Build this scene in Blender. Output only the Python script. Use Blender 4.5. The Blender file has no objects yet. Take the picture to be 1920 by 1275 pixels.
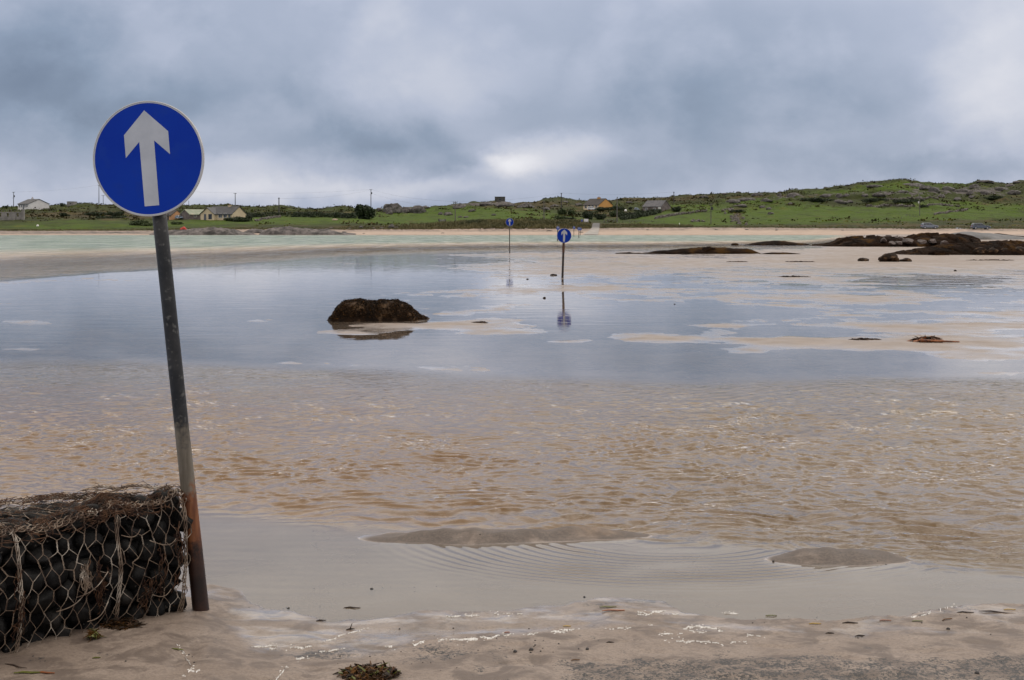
import bpy, bmesh, math, random
import numpy as np
from mathutils import Vector, Matrix, noise as mnoise

random.seed(11)
rng = np.random.default_rng(5)
SC = bpy.context.scene
COL = SC.collection
F = 2666.667            # focal length in pixels of a 1920 wide frame (50 mm lens)
H = 2.05                # eye height above the water
HV = 424.0              # row of the horizon

# ------------------------------------------------------------------ helpers
def gx(u, Y): return (u - 960.0) * Y / F
def gz(v, Y): return H - (v - HV) * Y / F
def yd(v, z=0.0): return (H - z) * F / (v - HV)
def P(u, v, Y): return Vector((gx(u, Y), Y, gz(v, Y)))

def tag(o, label=None, cat=None, group=None, kind=None):
    if label: o["label"] = label
    if cat: o["category"] = cat
    if group: o["group"] = group
    if kind: o["kind"] = kind
    return o

def empty(name, loc, label, cat, group=None, rz=0.0):
    o = bpy.data.objects.new(name, None)
    o.empty_display_size = 0.2
    COL.objects.link(o)
    o.location = loc
    o.rotation_euler = (0, 0, rz)
    return tag(o, label, cat, group)

def mesh_obj(name, verts, faces, mats, parent=None, loc=None, smooth=False, fm=None):
    me = bpy.data.meshes.new(name)
    me.from_pydata([tuple(v) for v in verts], [], faces)
    for m in (mats if isinstance(mats, (list, tuple)) else [mats]):
        me.materials.append(m)
    if fm is not None:
        me.polygons.foreach_set("material_index", fm)
    if smooth:
        me.polygons.foreach_set("use_smooth", [True] * len(me.polygons))
    me.update()
    o = bpy.data.objects.new(name, me)
    COL.objects.link(o)
    if parent is not None: o.parent = parent
    if loc is not None: o.location = loc
    return o

def grid_obj(name, V, nr, nc, mat, attrs=None, smooth=True):
    """V: (nr*nc,3) array, rows from far to near"""
    me = bpy.data.meshes.new(name)
    n = nr * nc
    me.vertices.add(n)
    me.vertices.foreach_set("co", V.astype(np.float32).ravel())
    i = np.arange(nr - 1)[:, None] * nc + np.arange(nc - 1)[None, :]
    q = np.stack([i, i + nc, i + nc + 1, i + 1], axis=-1).reshape(-1, 4)
    nf = len(q)
    me.loops.add(nf * 4)
    me.loops.foreach_set("vertex_index", q.astype(np.int32).ravel())
    me.polygons.add(nf)
    me.polygons.foreach_set("loop_start", (np.arange(nf) * 4).astype(np.int32))
    me.polygons.foreach_set("loop_total", np.full(nf, 4, np.int32))
    me.polygons.foreach_set("use_smooth", np.full(nf, smooth, bool))
    me.update(calc_edges=True)
    for k, a in (attrs or {}).items():
        at = me.attributes.new(k, 'FLOAT', 'POINT')
        at.data.foreach_set("value", a.astype(np.float32).ravel())
    me.materials.append(mat)
    o = bpy.data.objects.new(name, me)
    COL.objects.link(o)
    return o

class MB:
    """collects shapes into one mesh"""
    def __init__(s): s.v = []; s.f = []
    def add(s, vs, fs):
        b = len(s.v); s.v += [tuple(x) for x in vs]; s.f += [tuple(b + i for i in f) for f in fs]
    def box(s, c, d, R=None):
        x, y, z = d[0] / 2, d[1] / 2, d[2] / 2
        vs = [Vector((a * x, b * y, g * z)) for a in (-1, 1) for b in (-1, 1) for g in (-1, 1)]
        if R is not None: vs = [R @ q for q in vs]
        vs = [q + Vector(c) for q in vs]
        s.add(vs, [(0, 1, 3, 2), (4, 6, 7, 5), (0, 4, 5, 1), (2, 3, 7, 6), (0, 2, 6, 4), (1, 5, 7, 3)])
    def tube(s, pts, r, n=8, cap=True):
        pts = [Vector(p) for p in pts]
        rr = r if isinstance(r, (list, tuple)) else [r] * len(pts)
        b = len(s.v)
        up = None
        for i, p in enumerate(pts):
            t = (pts[min(i + 1, len(pts) - 1)] - pts[max(i - 1, 0)])
            if t.length < 1e-9: t = Vector((0, 0, 1))
            t.normalize()
            if up is None:
                up = Vector((0, 0, 1)) if abs(t.z) < 0.9 else Vector((1, 0, 0))
            a = t.cross(up)
            if a.length < 1e-6: a = t.orthogonal()
            a.normalize(); c = a.cross(t).normalized()
            up = c
            for k in range(n):
                w = 2 * math.pi * k / n
                s.v.append(tuple(p + (a * math.cos(w) + c * math.sin(w)) * rr[i]))
        for i in range(len(pts) - 1):
            for k in range(n):
                k2 = (k + 1) % n
                s.f.append((b + i * n + k, b + i * n + k2, b + (i + 1) * n + k2, b + (i + 1) * n + k))
        if cap:
            s.f.append(tuple(b + k for k in reversed(range(n))))
            e = b + (len(pts) - 1) * n
            s.f.append(tuple(e + k for k in range(n)))
    def prism(s, poly, y0, y1, R=None, T=None):
        """poly in XZ extruded along Y"""
        n = len(poly)
        vs = [Vector((x, y0, z)) for x, z in poly] + [Vector((x, y1, z)) for x, z in poly]
        if R is not None: vs = [R @ q for q in vs]
        if T is not None: vs = [q + Vector(T) for q in vs]
        fs = [tuple(range(n)), tuple(reversed(range(n, 2 * n)))]
        for i in range(n):
            j = (i + 1) % n
            fs.append((i, i + n, j + n, j))
        s.add(vs, fs)
    def build(s, name, mat, parent=None, loc=None, smooth=False):
        o = mesh_obj(name, s.v, s.f, mat, parent, loc, smooth)
        bm = bmesh.new(); bm.from_mesh(o.data)
        bmesh.ops.recalc_face_normals(bm, faces=bm.faces)
        bm.to_mesh(o.data); bm.free()
        return o

def bevel(o, w, seg=2):
    m = o.modifiers.new("bevel", 'BEVEL'); m.width = w; m.segments = seg; m.limit_method = 'ANGLE'
    return o

# ------------------------------------------------------------------ numpy noise
def _h(ix, iy, seed):
    with np.errstate(over='ignore'):
        h = (ix.astype(np.int64) * 374761393 + iy.astype(np.int64) * 668265263 + seed * 982451653) & 0xffffffff
        h = ((h ^ (h >> 13)) * 1274126177) & 0xffffffff
        h = (h ^ (h >> 16)) & 0xffffffff
    return h
def perlin(x, y, seed=0):
    x = np.asarray(x, float); y = np.asarray(y, float)
    x0 = np.floor(x); y0 = np.floor(y)
    fx, fy = x - x0, y - y0
    ux = fx * fx * fx * (fx * (fx * 6 - 15) + 10); uy = fy * fy * fy * (fy * (fy * 6 - 15) + 10)
    def g(ox, oy):
        a = _h(x0 + ox, y0 + oy, seed) * (2 * math.pi / 4294967296.0)
        return np.cos(a) * (fx - ox) + np.sin(a) * (fy - oy)
    return ((g(0, 0) * (1 - ux) + g(1, 0) * ux) * (1 - uy) + (g(0, 1) * (1 - ux) + g(1, 1) * ux) * uy) * 1.5
def fbm(x, y, seed=0, oct=4, gain=0.5):
    s = 0; a = 1.0
    for i in range(oct):
        s = s + a * perlin(x * 2 ** i, y * 2 ** i, seed + i * 17); a *= gain
    return s
def sst(a, b, x):
    t = np.clip((x - a) / (b - a), 0, 1); return t * t * (3 - 2 * t)
def blob(u, v, cu, cv, su, sv, p=1.0):
    return np.exp(-(((u - cu) / su) ** 2 + ((v - cv) / sv) ** 2) ** p)

# ------------------------------------------------------------------ materials
class NT:
    def __init__(s, name):
        s.m = bpy.data.materials.new(name); s.m.use_nodes = True
        s.t = s.m.node_tree; s.n = s.t.nodes; s.l = s.t.links
        s.n.clear()
        s.out = s.n.new("ShaderNodeOutputMaterial")
    def node(s, t, **kw):
        o = s.n.new("ShaderNode" + t)
        for k, v in kw.items(): setattr(o, k, v)
        return o
    def link(s, a, b): s.l.new(a, b)
    def put(s, sock, x):
        if hasattr(x, "is_output"): s.l.new(x, sock)
        else: sock.default_value = x
    def math(s, op, a, b=None, c=None, clamp=False):
        o = s.node("Math", operation=op); o.use_clamp = clamp
        s.put(o.inputs[0], a)
        if b is not None: s.put(o.inputs[1], b)
        if c is not None: s.put(o.inputs[2], c)
        return o.outputs[0]
    def mix(s, f, a, b):
        o = s.node("Mix", data_type='RGBA')
        s.put(o.inputs[0], f); s.put(o.inputs[6], c4(a)); s.put(o.inputs[7], c4(b))
        return o.outputs[2]
    def noise(s, vec, scale, detail=4.0, rough=0.55, dist=0.0):
        o = s.node("TexNoise")
        if vec is not None: s.l.new(vec, o.inputs["Vector"])
        o.inputs["Scale"].default_value = scale; o.inputs["Detail"].default_value = detail
        o.inputs["Roughness"].default_value = rough; o.inputs["Distortion"].default_value = dist
        return o.outputs["Fac"]
    def ramp(s, f, lo, hi):
        o = s.node("MapRange"); o.interpolation_type = 'SMOOTHSTEP'
        s.put(o.inputs["Value"], f); o.inputs["From Min"].default_value = lo; o.inputs["From Max"].default_value = hi
        return o.outputs["Result"]
    def attr(s, name):
        o = s.node("Attribute"); o.attribute_name = name; return o.outputs["Fac"]
    def obj(s): return s.node("TexCoord").outputs["Object"]
    def pos(s): return s.node("NewGeometry").outputs["Position"]
    def scale(s, vec, sx, sy, sz):
        o = s.node("Mapping"); s.l.new(vec, o.inputs["Vector"]); o.inputs["Scale"].default_value = (sx, sy, sz)
        return o.outputs["Vector"]
    def bump(s, h, strength, dist, normal=None):
        o = s.node("Bump"); s.put(o.inputs["Strength"], strength); o.inputs["Distance"].default_value = dist
        s.l.new(h, o.inputs["Height"])
        if normal is not None: s.l.new(normal, o.inputs["Normal"])
        return o.outputs["Normal"]
    def principled(s, base, rough=0.6, normal=None, metallic=0.0, spec=0.5, coat=None):
        o = s.node("BsdfPrincipled")
        s.put(o.inputs["Base Color"], c4(base)); s.put(o.inputs["Roughness"], rough)
        s.put(o.inputs["Metallic"], metallic); s.put(o.inputs["Specular IOR Level"], spec)
        if normal is not None: s.l.new(normal, o.inputs["Normal"])
        return o.outputs["BSDF"]
    def done(s, sh): s.l.new(sh, s.out.inputs["Surface"]); return s.m
def c4(c):
    if hasattr(c, "is_output"): return c
    return (c[0], c[1], c[2], 1.0)

def simple(name, c1, c2=None, scale=3.0, rough=0.7, bump=0.0, bscale=None, lo=0.35, hi=0.65, metallic=0.0, spec=0.5, c3=None, s3=1.0, dist=0.01):
    """two or three tones of the same stuff, blended by noise, with relief"""
    t = NT(name); p = t.obj()
    c = c1
    if c2 is not None:
        c = t.mix(t.ramp(t.noise(p, scale, 6), lo, hi), c1, c2)
    if c3 is not None:
        c = t.mix(t.ramp(t.noise(p, s3, 5), 0.52, 0.66), c, c3)
    nrm = t.bump(t.noise(p, bscale or scale * 4, 6, 0.65), bump, dist) if bump > 0 else None
    return t.done(t.principled(c, rough, nrm, metallic, spec))

M = {}
M['sign_blue'] = simple('sign_blue', (0.001, 0.027, 0.30), (0.002, 0.034, 0.325), 2.0, 0.5, 0.04, 30, spec=0.12, c3=(0.004, 0.034, 0.30), s3=11.0)
M['sign_white'] = simple('sign_white', (0.375, 0.395, 0.43), (0.44, 0.46, 0.495), 6.0, 0.5, 0.05, 120, spec=0.3)
M['sign_rim'] = simple('sign_rim', (0.42, 0.40, 0.38), (0.55, 0.54, 0.52), 8.0, 0.5)
M['sign_back'] = simple('sign_back', (0.30, 0.30, 0.30), (0.36, 0.36, 0.36), 5.0, 0.45, metallic=0.6)
M['clamp'] = simple('clamp_steel', (0.22, 0.22, 0.22), (0.32, 0.31, 0.30), 9.0, 0.5, metallic=0.7)
def pole_mat():
    t = NT('sign_pole_steel'); p = t.obj()
    sx = t.node("SeparateXYZ"); t.link(p, sx.inputs[0]); z = sx.outputs[2]
    n = t.noise(p, 9.0, 8, 0.65); n2 = t.noise(p, 34.0, 5, 0.6); n3 = t.noise(t.scale(p, 40, 40, 4), 1.0, 5, 0.6)
    paint = t.mix(t.ramp(n, 0.35, 0.7), (0.007, 0.008, 0.010), (0.026, 0.026, 0.027))
    paint = t.mix(t.ramp(n2, 0.56, 0.68), paint, (0.085, 0.085, 0.08))
    galv = t.mix(t.ramp(n3, 0.3, 0.7), (0.10, 0.085, 0.065), (0.17, 0.15, 0.12))
    rust = t.mix(t.ramp(n3, 0.35, 0.65), (0.10, 0.032, 0.013), (0.20, 0.075, 0.028))
    wet = t.mix(t.ramp(n, 0.35, 0.65), (0.012, 0.006, 0.005), (0.035, 0.015, 0.010))
    zz = t.math('ADD', z, t.math('MULTIPLY', t.math('ADD', t.math('SUBTRACT', n, 0.5), t.math('MULTIPLY', t.math('SUBTRACT', n2, 0.5), 0.6)), 0.42))
    c = t.mix(t.ramp(zz, 0.30, 0.44), wet, rust)
    c = t.mix(t.ramp(zz, 0.60, 0.70), c, galv)
    c = t.mix(t.ramp(zz, 0.88, 1.02), c, paint)
    return t.done(t.principled(c, 0.5, t.bump(t.noise(p, 60, 6, 0.7), 0.5, 0.004), 0.0, 0.35))
M['pole'] = pole_mat()
M['pole_far'] = simple('far_pole_steel', (0.012, 0.010, 0.009), (0.035, 0.022, 0.016), 5, 0.6)
M['pole_rust'] = simple('rusty_pole_top', (0.10, 0.04, 0.018), (0.05, 0.022, 0.012), 12, 0.7)
M['wire'] = simple('gabion_wire', (0.24, 0.18, 0.13), (0.065, 0.036, 0.022), 14, 0.6, 0.3, 200, c3=(0.44, 0.39, 0.33), s3=8.0)
M['stone'] = simple('gabion_stone', (0.0045, 0.0045, 0.005), (0.012, 0.0115, 0.0115), 11, 0.5, 0.6, 55, c3=(0.022, 0.021, 0.020), s3=14.0, dist=0.006, spec=0.25)
def stone_mat():
    t = NT('gabion_stones'); p = t.obj(); r = t.node("ObjectInfo").outputs["Random"]
    n = t.noise(p, 12.0, 7, 0.65)
    a = t.mix(t.ramp(n, 0.35, 0.65), (0.002, 0.002, 0.0023), (0.007, 0.0067, 0.0067)); b = t.mix(t.ramp(n, 0.35, 0.65), (0.007, 0.0065, 0.006), (0.026, 0.024, 0.022))
    c = t.mix(t.ramp(r, 0.55, 0.95), a, b)
    c = t.mix(t.ramp(t.noise(p, 40.0, 3, 0.6), 0.66, 0.72), c, (0.10, 0.09, 0.08))
    return t.done(t.principled(c, 0.5, t.bump(t.noise(p, 55, 7, 0.7), 0.8, 0.008), 0.0, 0.18))
M['stone'] = stone_mat()
M['rubble'] = simple('dark_rubble', (0.004, 0.004, 0.0045), (0.008, 0.0075, 0.0075), 20, 0.8, 0.6, 40, spec=0.1)
M['weed_dry'] = simple('dry_seaweed', (0.022, 0.009, 0.006), (0.12, 0.062, 0.034), 22, 0.65, c3=(0.010, 0.006, 0.004), s3=10, spec=0.2)
M['weed_dark'] = simple('dark_seaweed', (0.008, 0.0045, 0.002), (0.022, 0.011, 0.004), 6, 0.6, c3=(0.035, 0.017, 0.004), s3=9, spec=0.12)
M['weed_green'] = simple('green_seaweed', (0.07, 0.075, 0.010), (0.12, 0.13, 0.018), 10, 0.5)
M['weed_ochre'] = simple('ochre_seaweed', (0.115, 0.05, 0.008), (0.045, 0.02, 0.005), 12, 0.55, c3=(0.012, 0.007, 0.003), s3=16, spec=0.2)
M['weed_orange'] = simple('orange_seaweed', (0.30, 0.09, 0.015), (0.10, 0.03, 0.01), 10, 0.5)
M['leaf_yellow'] = simple('yellow_leaf', (0.42, 0.25, 0.02), (0.30, 0.20, 0.03), 20, 0.5)
M['twig'] = simple('wet_twig', (0.018, 0.011, 0.008), (0.05, 0.03, 0.02), 20, 0.7)
M['pebble'] = simple('dark_pebble', (0.018, 0.016, 0.016), (0.045, 0.04, 0.038), 30, 0.6)
M['foam'] = simple('sea_foam', (0.70, 0.69, 0.67), (0.46, 0.44, 0.41), 45, 0.5, 0.7, 160, dist=0.003)
M['heather'] = simple('heather_scrub', (0.016, 0.017, 0.006), (0.050, 0.036, 0.014), 0.10, 0.9, c3=(0.028, 0.042, 0.008), s3=0.07, spec=0.1)
M['tussock'] = simple('grass_tussock', (0.050, 0.068, 0.008), (0.11, 0.125, 0.012), 0.08, 0.9, c3=(0.085, 0.07, 0.025), s3=0.06, spec=0.1)
M['tide_rock'] = simple('weed_covered_rock', (0.009, 0.005, 0.003), (0.028, 0.014, 0.006), 2.2, 0.75, 0.9, 9, c3=(0.10, 0.062, 0.035), s3=3.2, dist=0.05, spec=0.12)
M['reef_rock'] = simple('reef_rock', (0.007, 0.0042, 0.0028), (0.022, 0.012, 0.007), 0.7, 0.9, 1.0, 2.2, c3=(0.050, 0.025, 0.006), s3=0.6, dist=0.3, spec=0.04)
M['block_rock'] = simple('split_block_rock', (0.030, 0.021, 0.018), (0.085, 0.062, 0.055), 1.0, 0.7, 0.8, 3, dist=0.12)
M['slab_rock'] = simple('grey_slab_rock', (0.085, 0.088, 0.092), (0.14, 0.14, 0.145), 0.5, 0.7, 0.8, 1.6, c3=(0.06, 0.055, 0.05), s3=0.4, dist=0.15)
M['hill_rock'] = simple('lichen_grey_rock', (0.055, 0.050, 0.049), (0.145, 0.136, 0.133), 0.45, 0.85, 1.0, 1.2, c3=(0.04, 0.042, 0.03), s3=0.6, dist=0.4)
M['shore_rock'] = simple('shore_rock', (0.045, 0.040, 0.040), (0.17, 0.150, 0.145), 0.55, 0.8, 1.0, 1.4, c3=(0.02, 0.018, 0.017), s3=0.35, dist=0.35)
M['dry_wall'] = simple('dry_stone', (0.075, 0.066, 0.060), (0.19, 0.175, 0.165), 0.8, 0.9, 0.8, 3, dist=0.1)
M['bush'] = simple('bush_leaves', (0.009, 0.018, 0.005), (0.022, 0.042, 0.009), 0.7, 0.7)
M['bush_light'] = simple('light_bush_leaves', (0.022, 0.042, 0.010), (0.050, 0.075, 0.018), 0.6, 0.7)
M['bush_rust'] = simple('rusty_bush_leaves', (0.13, 0.075, 0.02), (0.07, 0.06, 0.015), 1.0, 0.7)
M['stem'] = simple('bush_stem', (0.03, 0.022, 0.015), (0.05, 0.04, 0.03), 3, 0.8)
M['dune_grass'] = simple('dune_grass', (0.075, 0.072, 0.022), (0.135, 0.118, 0.045), 0.25, 0.8, c3=(0.035, 0.045, 0.012), s3=0.12)
M['timber'] = simple('weathered_timber', (0.085, 0.080, 0.075), (0.16, 0.15, 0.14), 3, 0.85)
M['timber_dark'] = simple('tarred_timber', (0.045, 0.044, 0.045), (0.085, 0.08, 0.08), 3, 0.85)
M['metal_dark'] = simple('dark_metal', (0.02, 0.024, 0.026), (0.035, 0.04, 0.04), 5, 0.5)
M['cable'] = simple('cable', (0.07, 0.07, 0.075), (0.08, 0.08, 0.085), 5, 0.6)
M['wall_white'] = simple('white_render', (0.72, 0.72, 0.73), (0.64, 0.64, 0.65), 0.7, 0.85)
M['wall_cream'] = simple('cream_render', (0.62, 0.52, 0.37), (0.54, 0.45, 0.32), 0.6, 0.85)
M['wall_orange'] = simple('orange_render', (0.60, 0.32, 0.10), (0.52, 0.28, 0.09), 0.6, 0.85)
M['wall_peach'] = simple('peach_render', (0.60, 0.33, 0.17), (0.54, 0.30, 0.16), 0.6, 0.85)
M['wall_stone'] = simple('grey_stonework', (0.10, 0.085, 0.085), (0.18, 0.155, 0.15), 1.6, 0.9, 0.6, 4, dist=0.08)
M['wall_concrete'] = simple('old_concrete', (0.17, 0.165, 0.16), (0.26, 0.25, 0.24), 0.7, 0.9, 0.3, 3)
M['concrete_dark'] = simple('dark_concrete', (0.050, 0.052, 0.048), (0.085, 0.085, 0.08), 0.5, 0.9)
M['slate'] = simple('slate_roof', (0.026, 0.029, 0.036), (0.045, 0.049, 0.058), 1.2, 0.55)
M['slate_light'] = simple('worn_slate_roof', (0.055, 0.058, 0.068), (0.10, 0.10, 0.11), 1.2, 0.6)
M['tile_dark'] = simple('dark_tile_roof', (0.028, 0.024, 0.024), (0.046, 0.041, 0.040), 1.0, 0.7)
M['tin_green'] = simple('mossy_tin_roof', (0.18, 0.22, 0.15), (0.27, 0.29, 0.22), 0.6, 0.7, c3=(0.38, 0.32, 0.24), s3=0.3)
M['glass_dark'] = simple('window_glass', (0.015, 0.02, 0.028), (0.03, 0.04, 0.05), 1.0, 0.08)
M['frame_white'] = simple('white_frame', (0.7, 0.7, 0.7), (0.62, 0.62, 0.62), 3, 0.6)
M['door_grey'] = simple('grey_door', (0.08, 0.095, 0.12), (0.10, 0.115, 0.14), 2, 0.6)
M['chimney_pot'] = simple('clay_pot', (0.25, 0.11, 0.06), (0.2, 0.09, 0.05), 4, 0.8)
M['car_silver'] = simple('silver_blue_paint', (0.19, 0.215, 0.26), (0.22, 0.245, 0.29), 2, 0.25, metallic=0.4)
M['car_grey'] = simple('grey_blue_paint', (0.10, 0.12, 0.155), (0.12, 0.14, 0.175), 2, 0.25, metallic=0.4)
M['car_white'] = simple('white_paint', (0.72, 0.74, 0.78), (0.66, 0.68, 0.72), 2, 0.3)
M['car_blue'] = simple('pale_blue_paint', (0.30, 0.40, 0.52), (0.26, 0.35, 0.46), 2, 0.3)
M['tyre'] = simple('tyre_rubber', (0.012, 0.012, 0.013), (0.02, 0.02, 0.02), 8, 0.8)
M['rim'] = simple('alloy_rim', (0.35, 0.36, 0.38), (0.42, 0.43, 0.45), 8, 0.4, metallic=0.7)
M['lamp_glass'] = simple('lamp_glass', (0.6, 0.62, 0.64), (0.5, 0.52, 0.54), 8, 0.15)
M['tail_red'] = simple('tail_lamp', (0.30, 0.015, 0.012), (0.24, 0.012, 0.01), 8, 0.25)
M['panel_white'] = simple('white_panel', (0.75, 0.75, 0.77), (0.66, 0.66, 0.70), 2.0, 0.6)
M['buoy_red'] = simple('red_buoy', (0.55, 0.045, 0.03), (0.45, 0.04, 0.03), 4, 0.5)
M['white_paint'] = simple('plain_white', (0.78, 0.78, 0.78), (0.7, 0.7, 0.7), 4, 0.6)
# ------------------------------------------------------------------ land across the bay
_uc = [-900, 0, 200, 300, 400, 470, 550, 640, 700, 800, 900, 1000, 1095, 1110, 1125, 1140, 1200, 1300, 1400, 1550, 1700, 1920, 2300, 2820]
_yb = [434, 433, 433, 433, 431, 430.5, 431, 431, 431, 431.5, 431.5, 431.5, 431, 430, 430, 429, 428, 427, 427, 428, 429.5, 430, 430, 430]
_yk = [430, 430, 429.5, 428, 426, 426, 425, 425, 424, 423, 416.5, 415.5, 417, 420.5, 420.5, 421, 421, 423, 424, 424, 424, 424.5, 424, 424]
_ym = [416, 415, 414, 412, 412, 412, 411, 412, 411, 412, 408, 408, 412, 415, 415, 414, 412, 409, 409, 407, 406, 410, 410, 410]
_yn = [402, 401, 400, 400, 400, 402, 404, 405, 402, 402, 395, 393, 396, 396, 396, 396, 395, 388, 385, 380, 378, 382, 380, 380]
_sky = [(-900, 394), (-200, 390), (0, 391), (37, 389.5), (60, 388.5), (95, 386), (120, 384.5), (150, 381), (165, 380), (185, 383), (215, 383), (300, 387), (330, 385),
        (400, 386), (430, 385), (470, 388), (500, 388), (523, 386.5), (540, 386), (570, 391), (600, 392), (625, 388), (645, 387), (670, 391), (700, 393),
        (717, 392), (760, 391), (800, 390), (830, 388), (853, 384), (870, 382.5), (900, 382), (912, 380), (926, 379), (950, 380), (962, 383), (985, 380), (1000, 380),
        (1020, 375), (1048, 370), (1070, 374), (1095, 377), (1148, 376), (1170, 373), (1200, 372), (1230, 371), (1260, 369), (1280, 366), (1330, 364),
        (1390, 363), (1460, 361.5), (1500, 357), (1530, 355), (1560, 352), (1600, 346), (1640, 342), (1680, 338), (1700, 337.5), (1712, 341), (1740, 343.5),
        (1775, 345), (1800, 346), (1820, 345), (1830, 341), (1855, 340), (1870, 344), (1895, 345), (1905, 341), (1920, 339), (2100, 336), (2400, 345), (2820, 352)]
_sx = [a for a, b in _sky]; _sy = [b for a, b in _sky]
def _prof(u, Y):
    """image row of the land surface seen at column u and depth Y"""
    yb, yk, ym, yn = (np.interp(u, _uc, q) for q in (_yb, _yk, _ym, _yn))
    ys = np.interp(u, _sx, _sy)
    y = np.where(Y < 365, 440.2 + (yb - 440.2) * (Y - 340) / 25.0, 0.0)
    y = np.where((Y >= 365) & (Y < 376), yb + (yk - yb) * (Y - 365) / 11.0, y)
    y = np.where((Y >= 376) & (Y < 455), yk + (ym - yk) * (Y - 376) / 79.0, y)
    y = np.where((Y >= 455) & (Y < 570), ym + (yn - ym) * (Y - 455) / 115.0, y)
    y = np.where((Y >= 570) & (Y < 690), yn + (ys - yn) * (Y - 570) / 120.0, y)
    y = np.where(Y >= 690, ys + (Y - 690) * 0.09, y)
    return y
def land_z(u, Y):
    u = np.asarray(u, float); Y = np.asarray(Y, float)
    y = (_prof(u, Y) + _prof(u - 5, Y - 4) + _prof(u + 5, Y - 4) + _prof(u, Y + 4) + _prof(u, np.minimum(Y + 8, 700 + 0 * Y))) / 5.0
    z = H - (y - HV) / F * Y
    X = gx(u, Y)
    w = sst(372, 400, Y) * 0.35 + sst(480, 600, Y) * 0.65
    right = sst(1150, 1500, u)
    n = fbm(X / 30, Y / 34, 3, 3) * 1.1 + np.maximum(fbm(X / 11, Y / 13, 9, 3), 0) * (0.9 + 0.9 * right)
    edge = sst(700, 660, Y) * 0.55 + 0.45
    road = blob(u, Y, 1114, 372, 26, 60, 2)
    z = z + w * n * edge * (1 - road) + (perlin(X / 3.5, Y / 5, 21) * 0.10) * sst(362, 372, Y) * (1 - road)
    z = z + perlin(X / 9, Y / 6, 33) * 0.07 * sst(342, 350, Y) * (1 - road)
    z = np.where(Y < 341, np.minimum(z, 0.03), z)
    return z
_Lu = np.arange(-60, 1990, 4.0); _LY = np.concatenate([np.arange(337, 400, 1.0), np.arange(400, 905, 3.0)])
_LZ = land_z(*np.meshgrid(_Lu, _LY))
_Yp = np.concatenate([np.linspace(338, 380, 170), np.linspace(380.5, 900, 800)])
def hit(u, v):
    """the first land point a ray through (u, v) meets"""
    z = land_z(np.full_like(_Yp, u), _Yp)
    rows = HV + (H - z) * F / _Yp
    k = np.nonzero(rows <= v)[0]
    if len(k) == 0: k = [int(np.argmin(rows))]
    Y = float(_Yp[k[0]])
    return Vector((gx(u, Y), Y, float(z[k[0]])))
def land_at(X, Y):
    i = min(max((960 + X / Y * F - _Lu[0]) / 4.0, 0), len(_Lu) - 1.001); j = float(np.interp(Y, _LY, np.arange(len(_LY)))); j = min(j, len(_LY) - 1.001)
    a, b = int(i), int(j); fa, fb = i - a, j - b
    return float((_LZ[b, a] * (1 - fa) + _LZ[b, a + 1] * fa) * (1 - fb) + (_LZ[b + 1, a] * (1 - fa) + _LZ[b + 1, a + 1] * fa) * fb)

# ------------------------------------------------------------------ tidal flat
def edge_sea(u): return np.interp(u, [-900, 0, 200, 400, 640, 900, 1200, 1500, 1920, 2820], [560, 523, 506, 495, 477, 469, 466, 462, 452, 446])
def edge_ch(u): return np.interp(u, [-900, 0, 250, 500, 750, 1000, 1300, 1500, 1700, 1920, 2820], [660, 668, 672, 682, 693, 704, 712, 704, 700, 708, 720])
def edge_film(u): return np.interp(u, [-900, 300, 450, 700, 900, 1100, 1300, 1500, 1700, 1920, 2820], [935, 945, 955, 985, 990, 1000, 1012, 1024, 1050, 1066, 1080])
def edge_shore(u): return np.interp(u, [-900, 250, 330, 400, 440, 500, 560, 620, 690, 800, 960, 1080, 1180, 1245, 1280, 1350, 1500, 1600, 1700, 1800, 1920, 2820],
                                    [1090, 1090, 1100, 1092, 1112, 1140, 1160, 1168, 1163, 1148, 1141, 1127, 1119, 1124, 1146, 1156, 1169, 1167, 1161, 1144, 1139, 1120])
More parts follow.
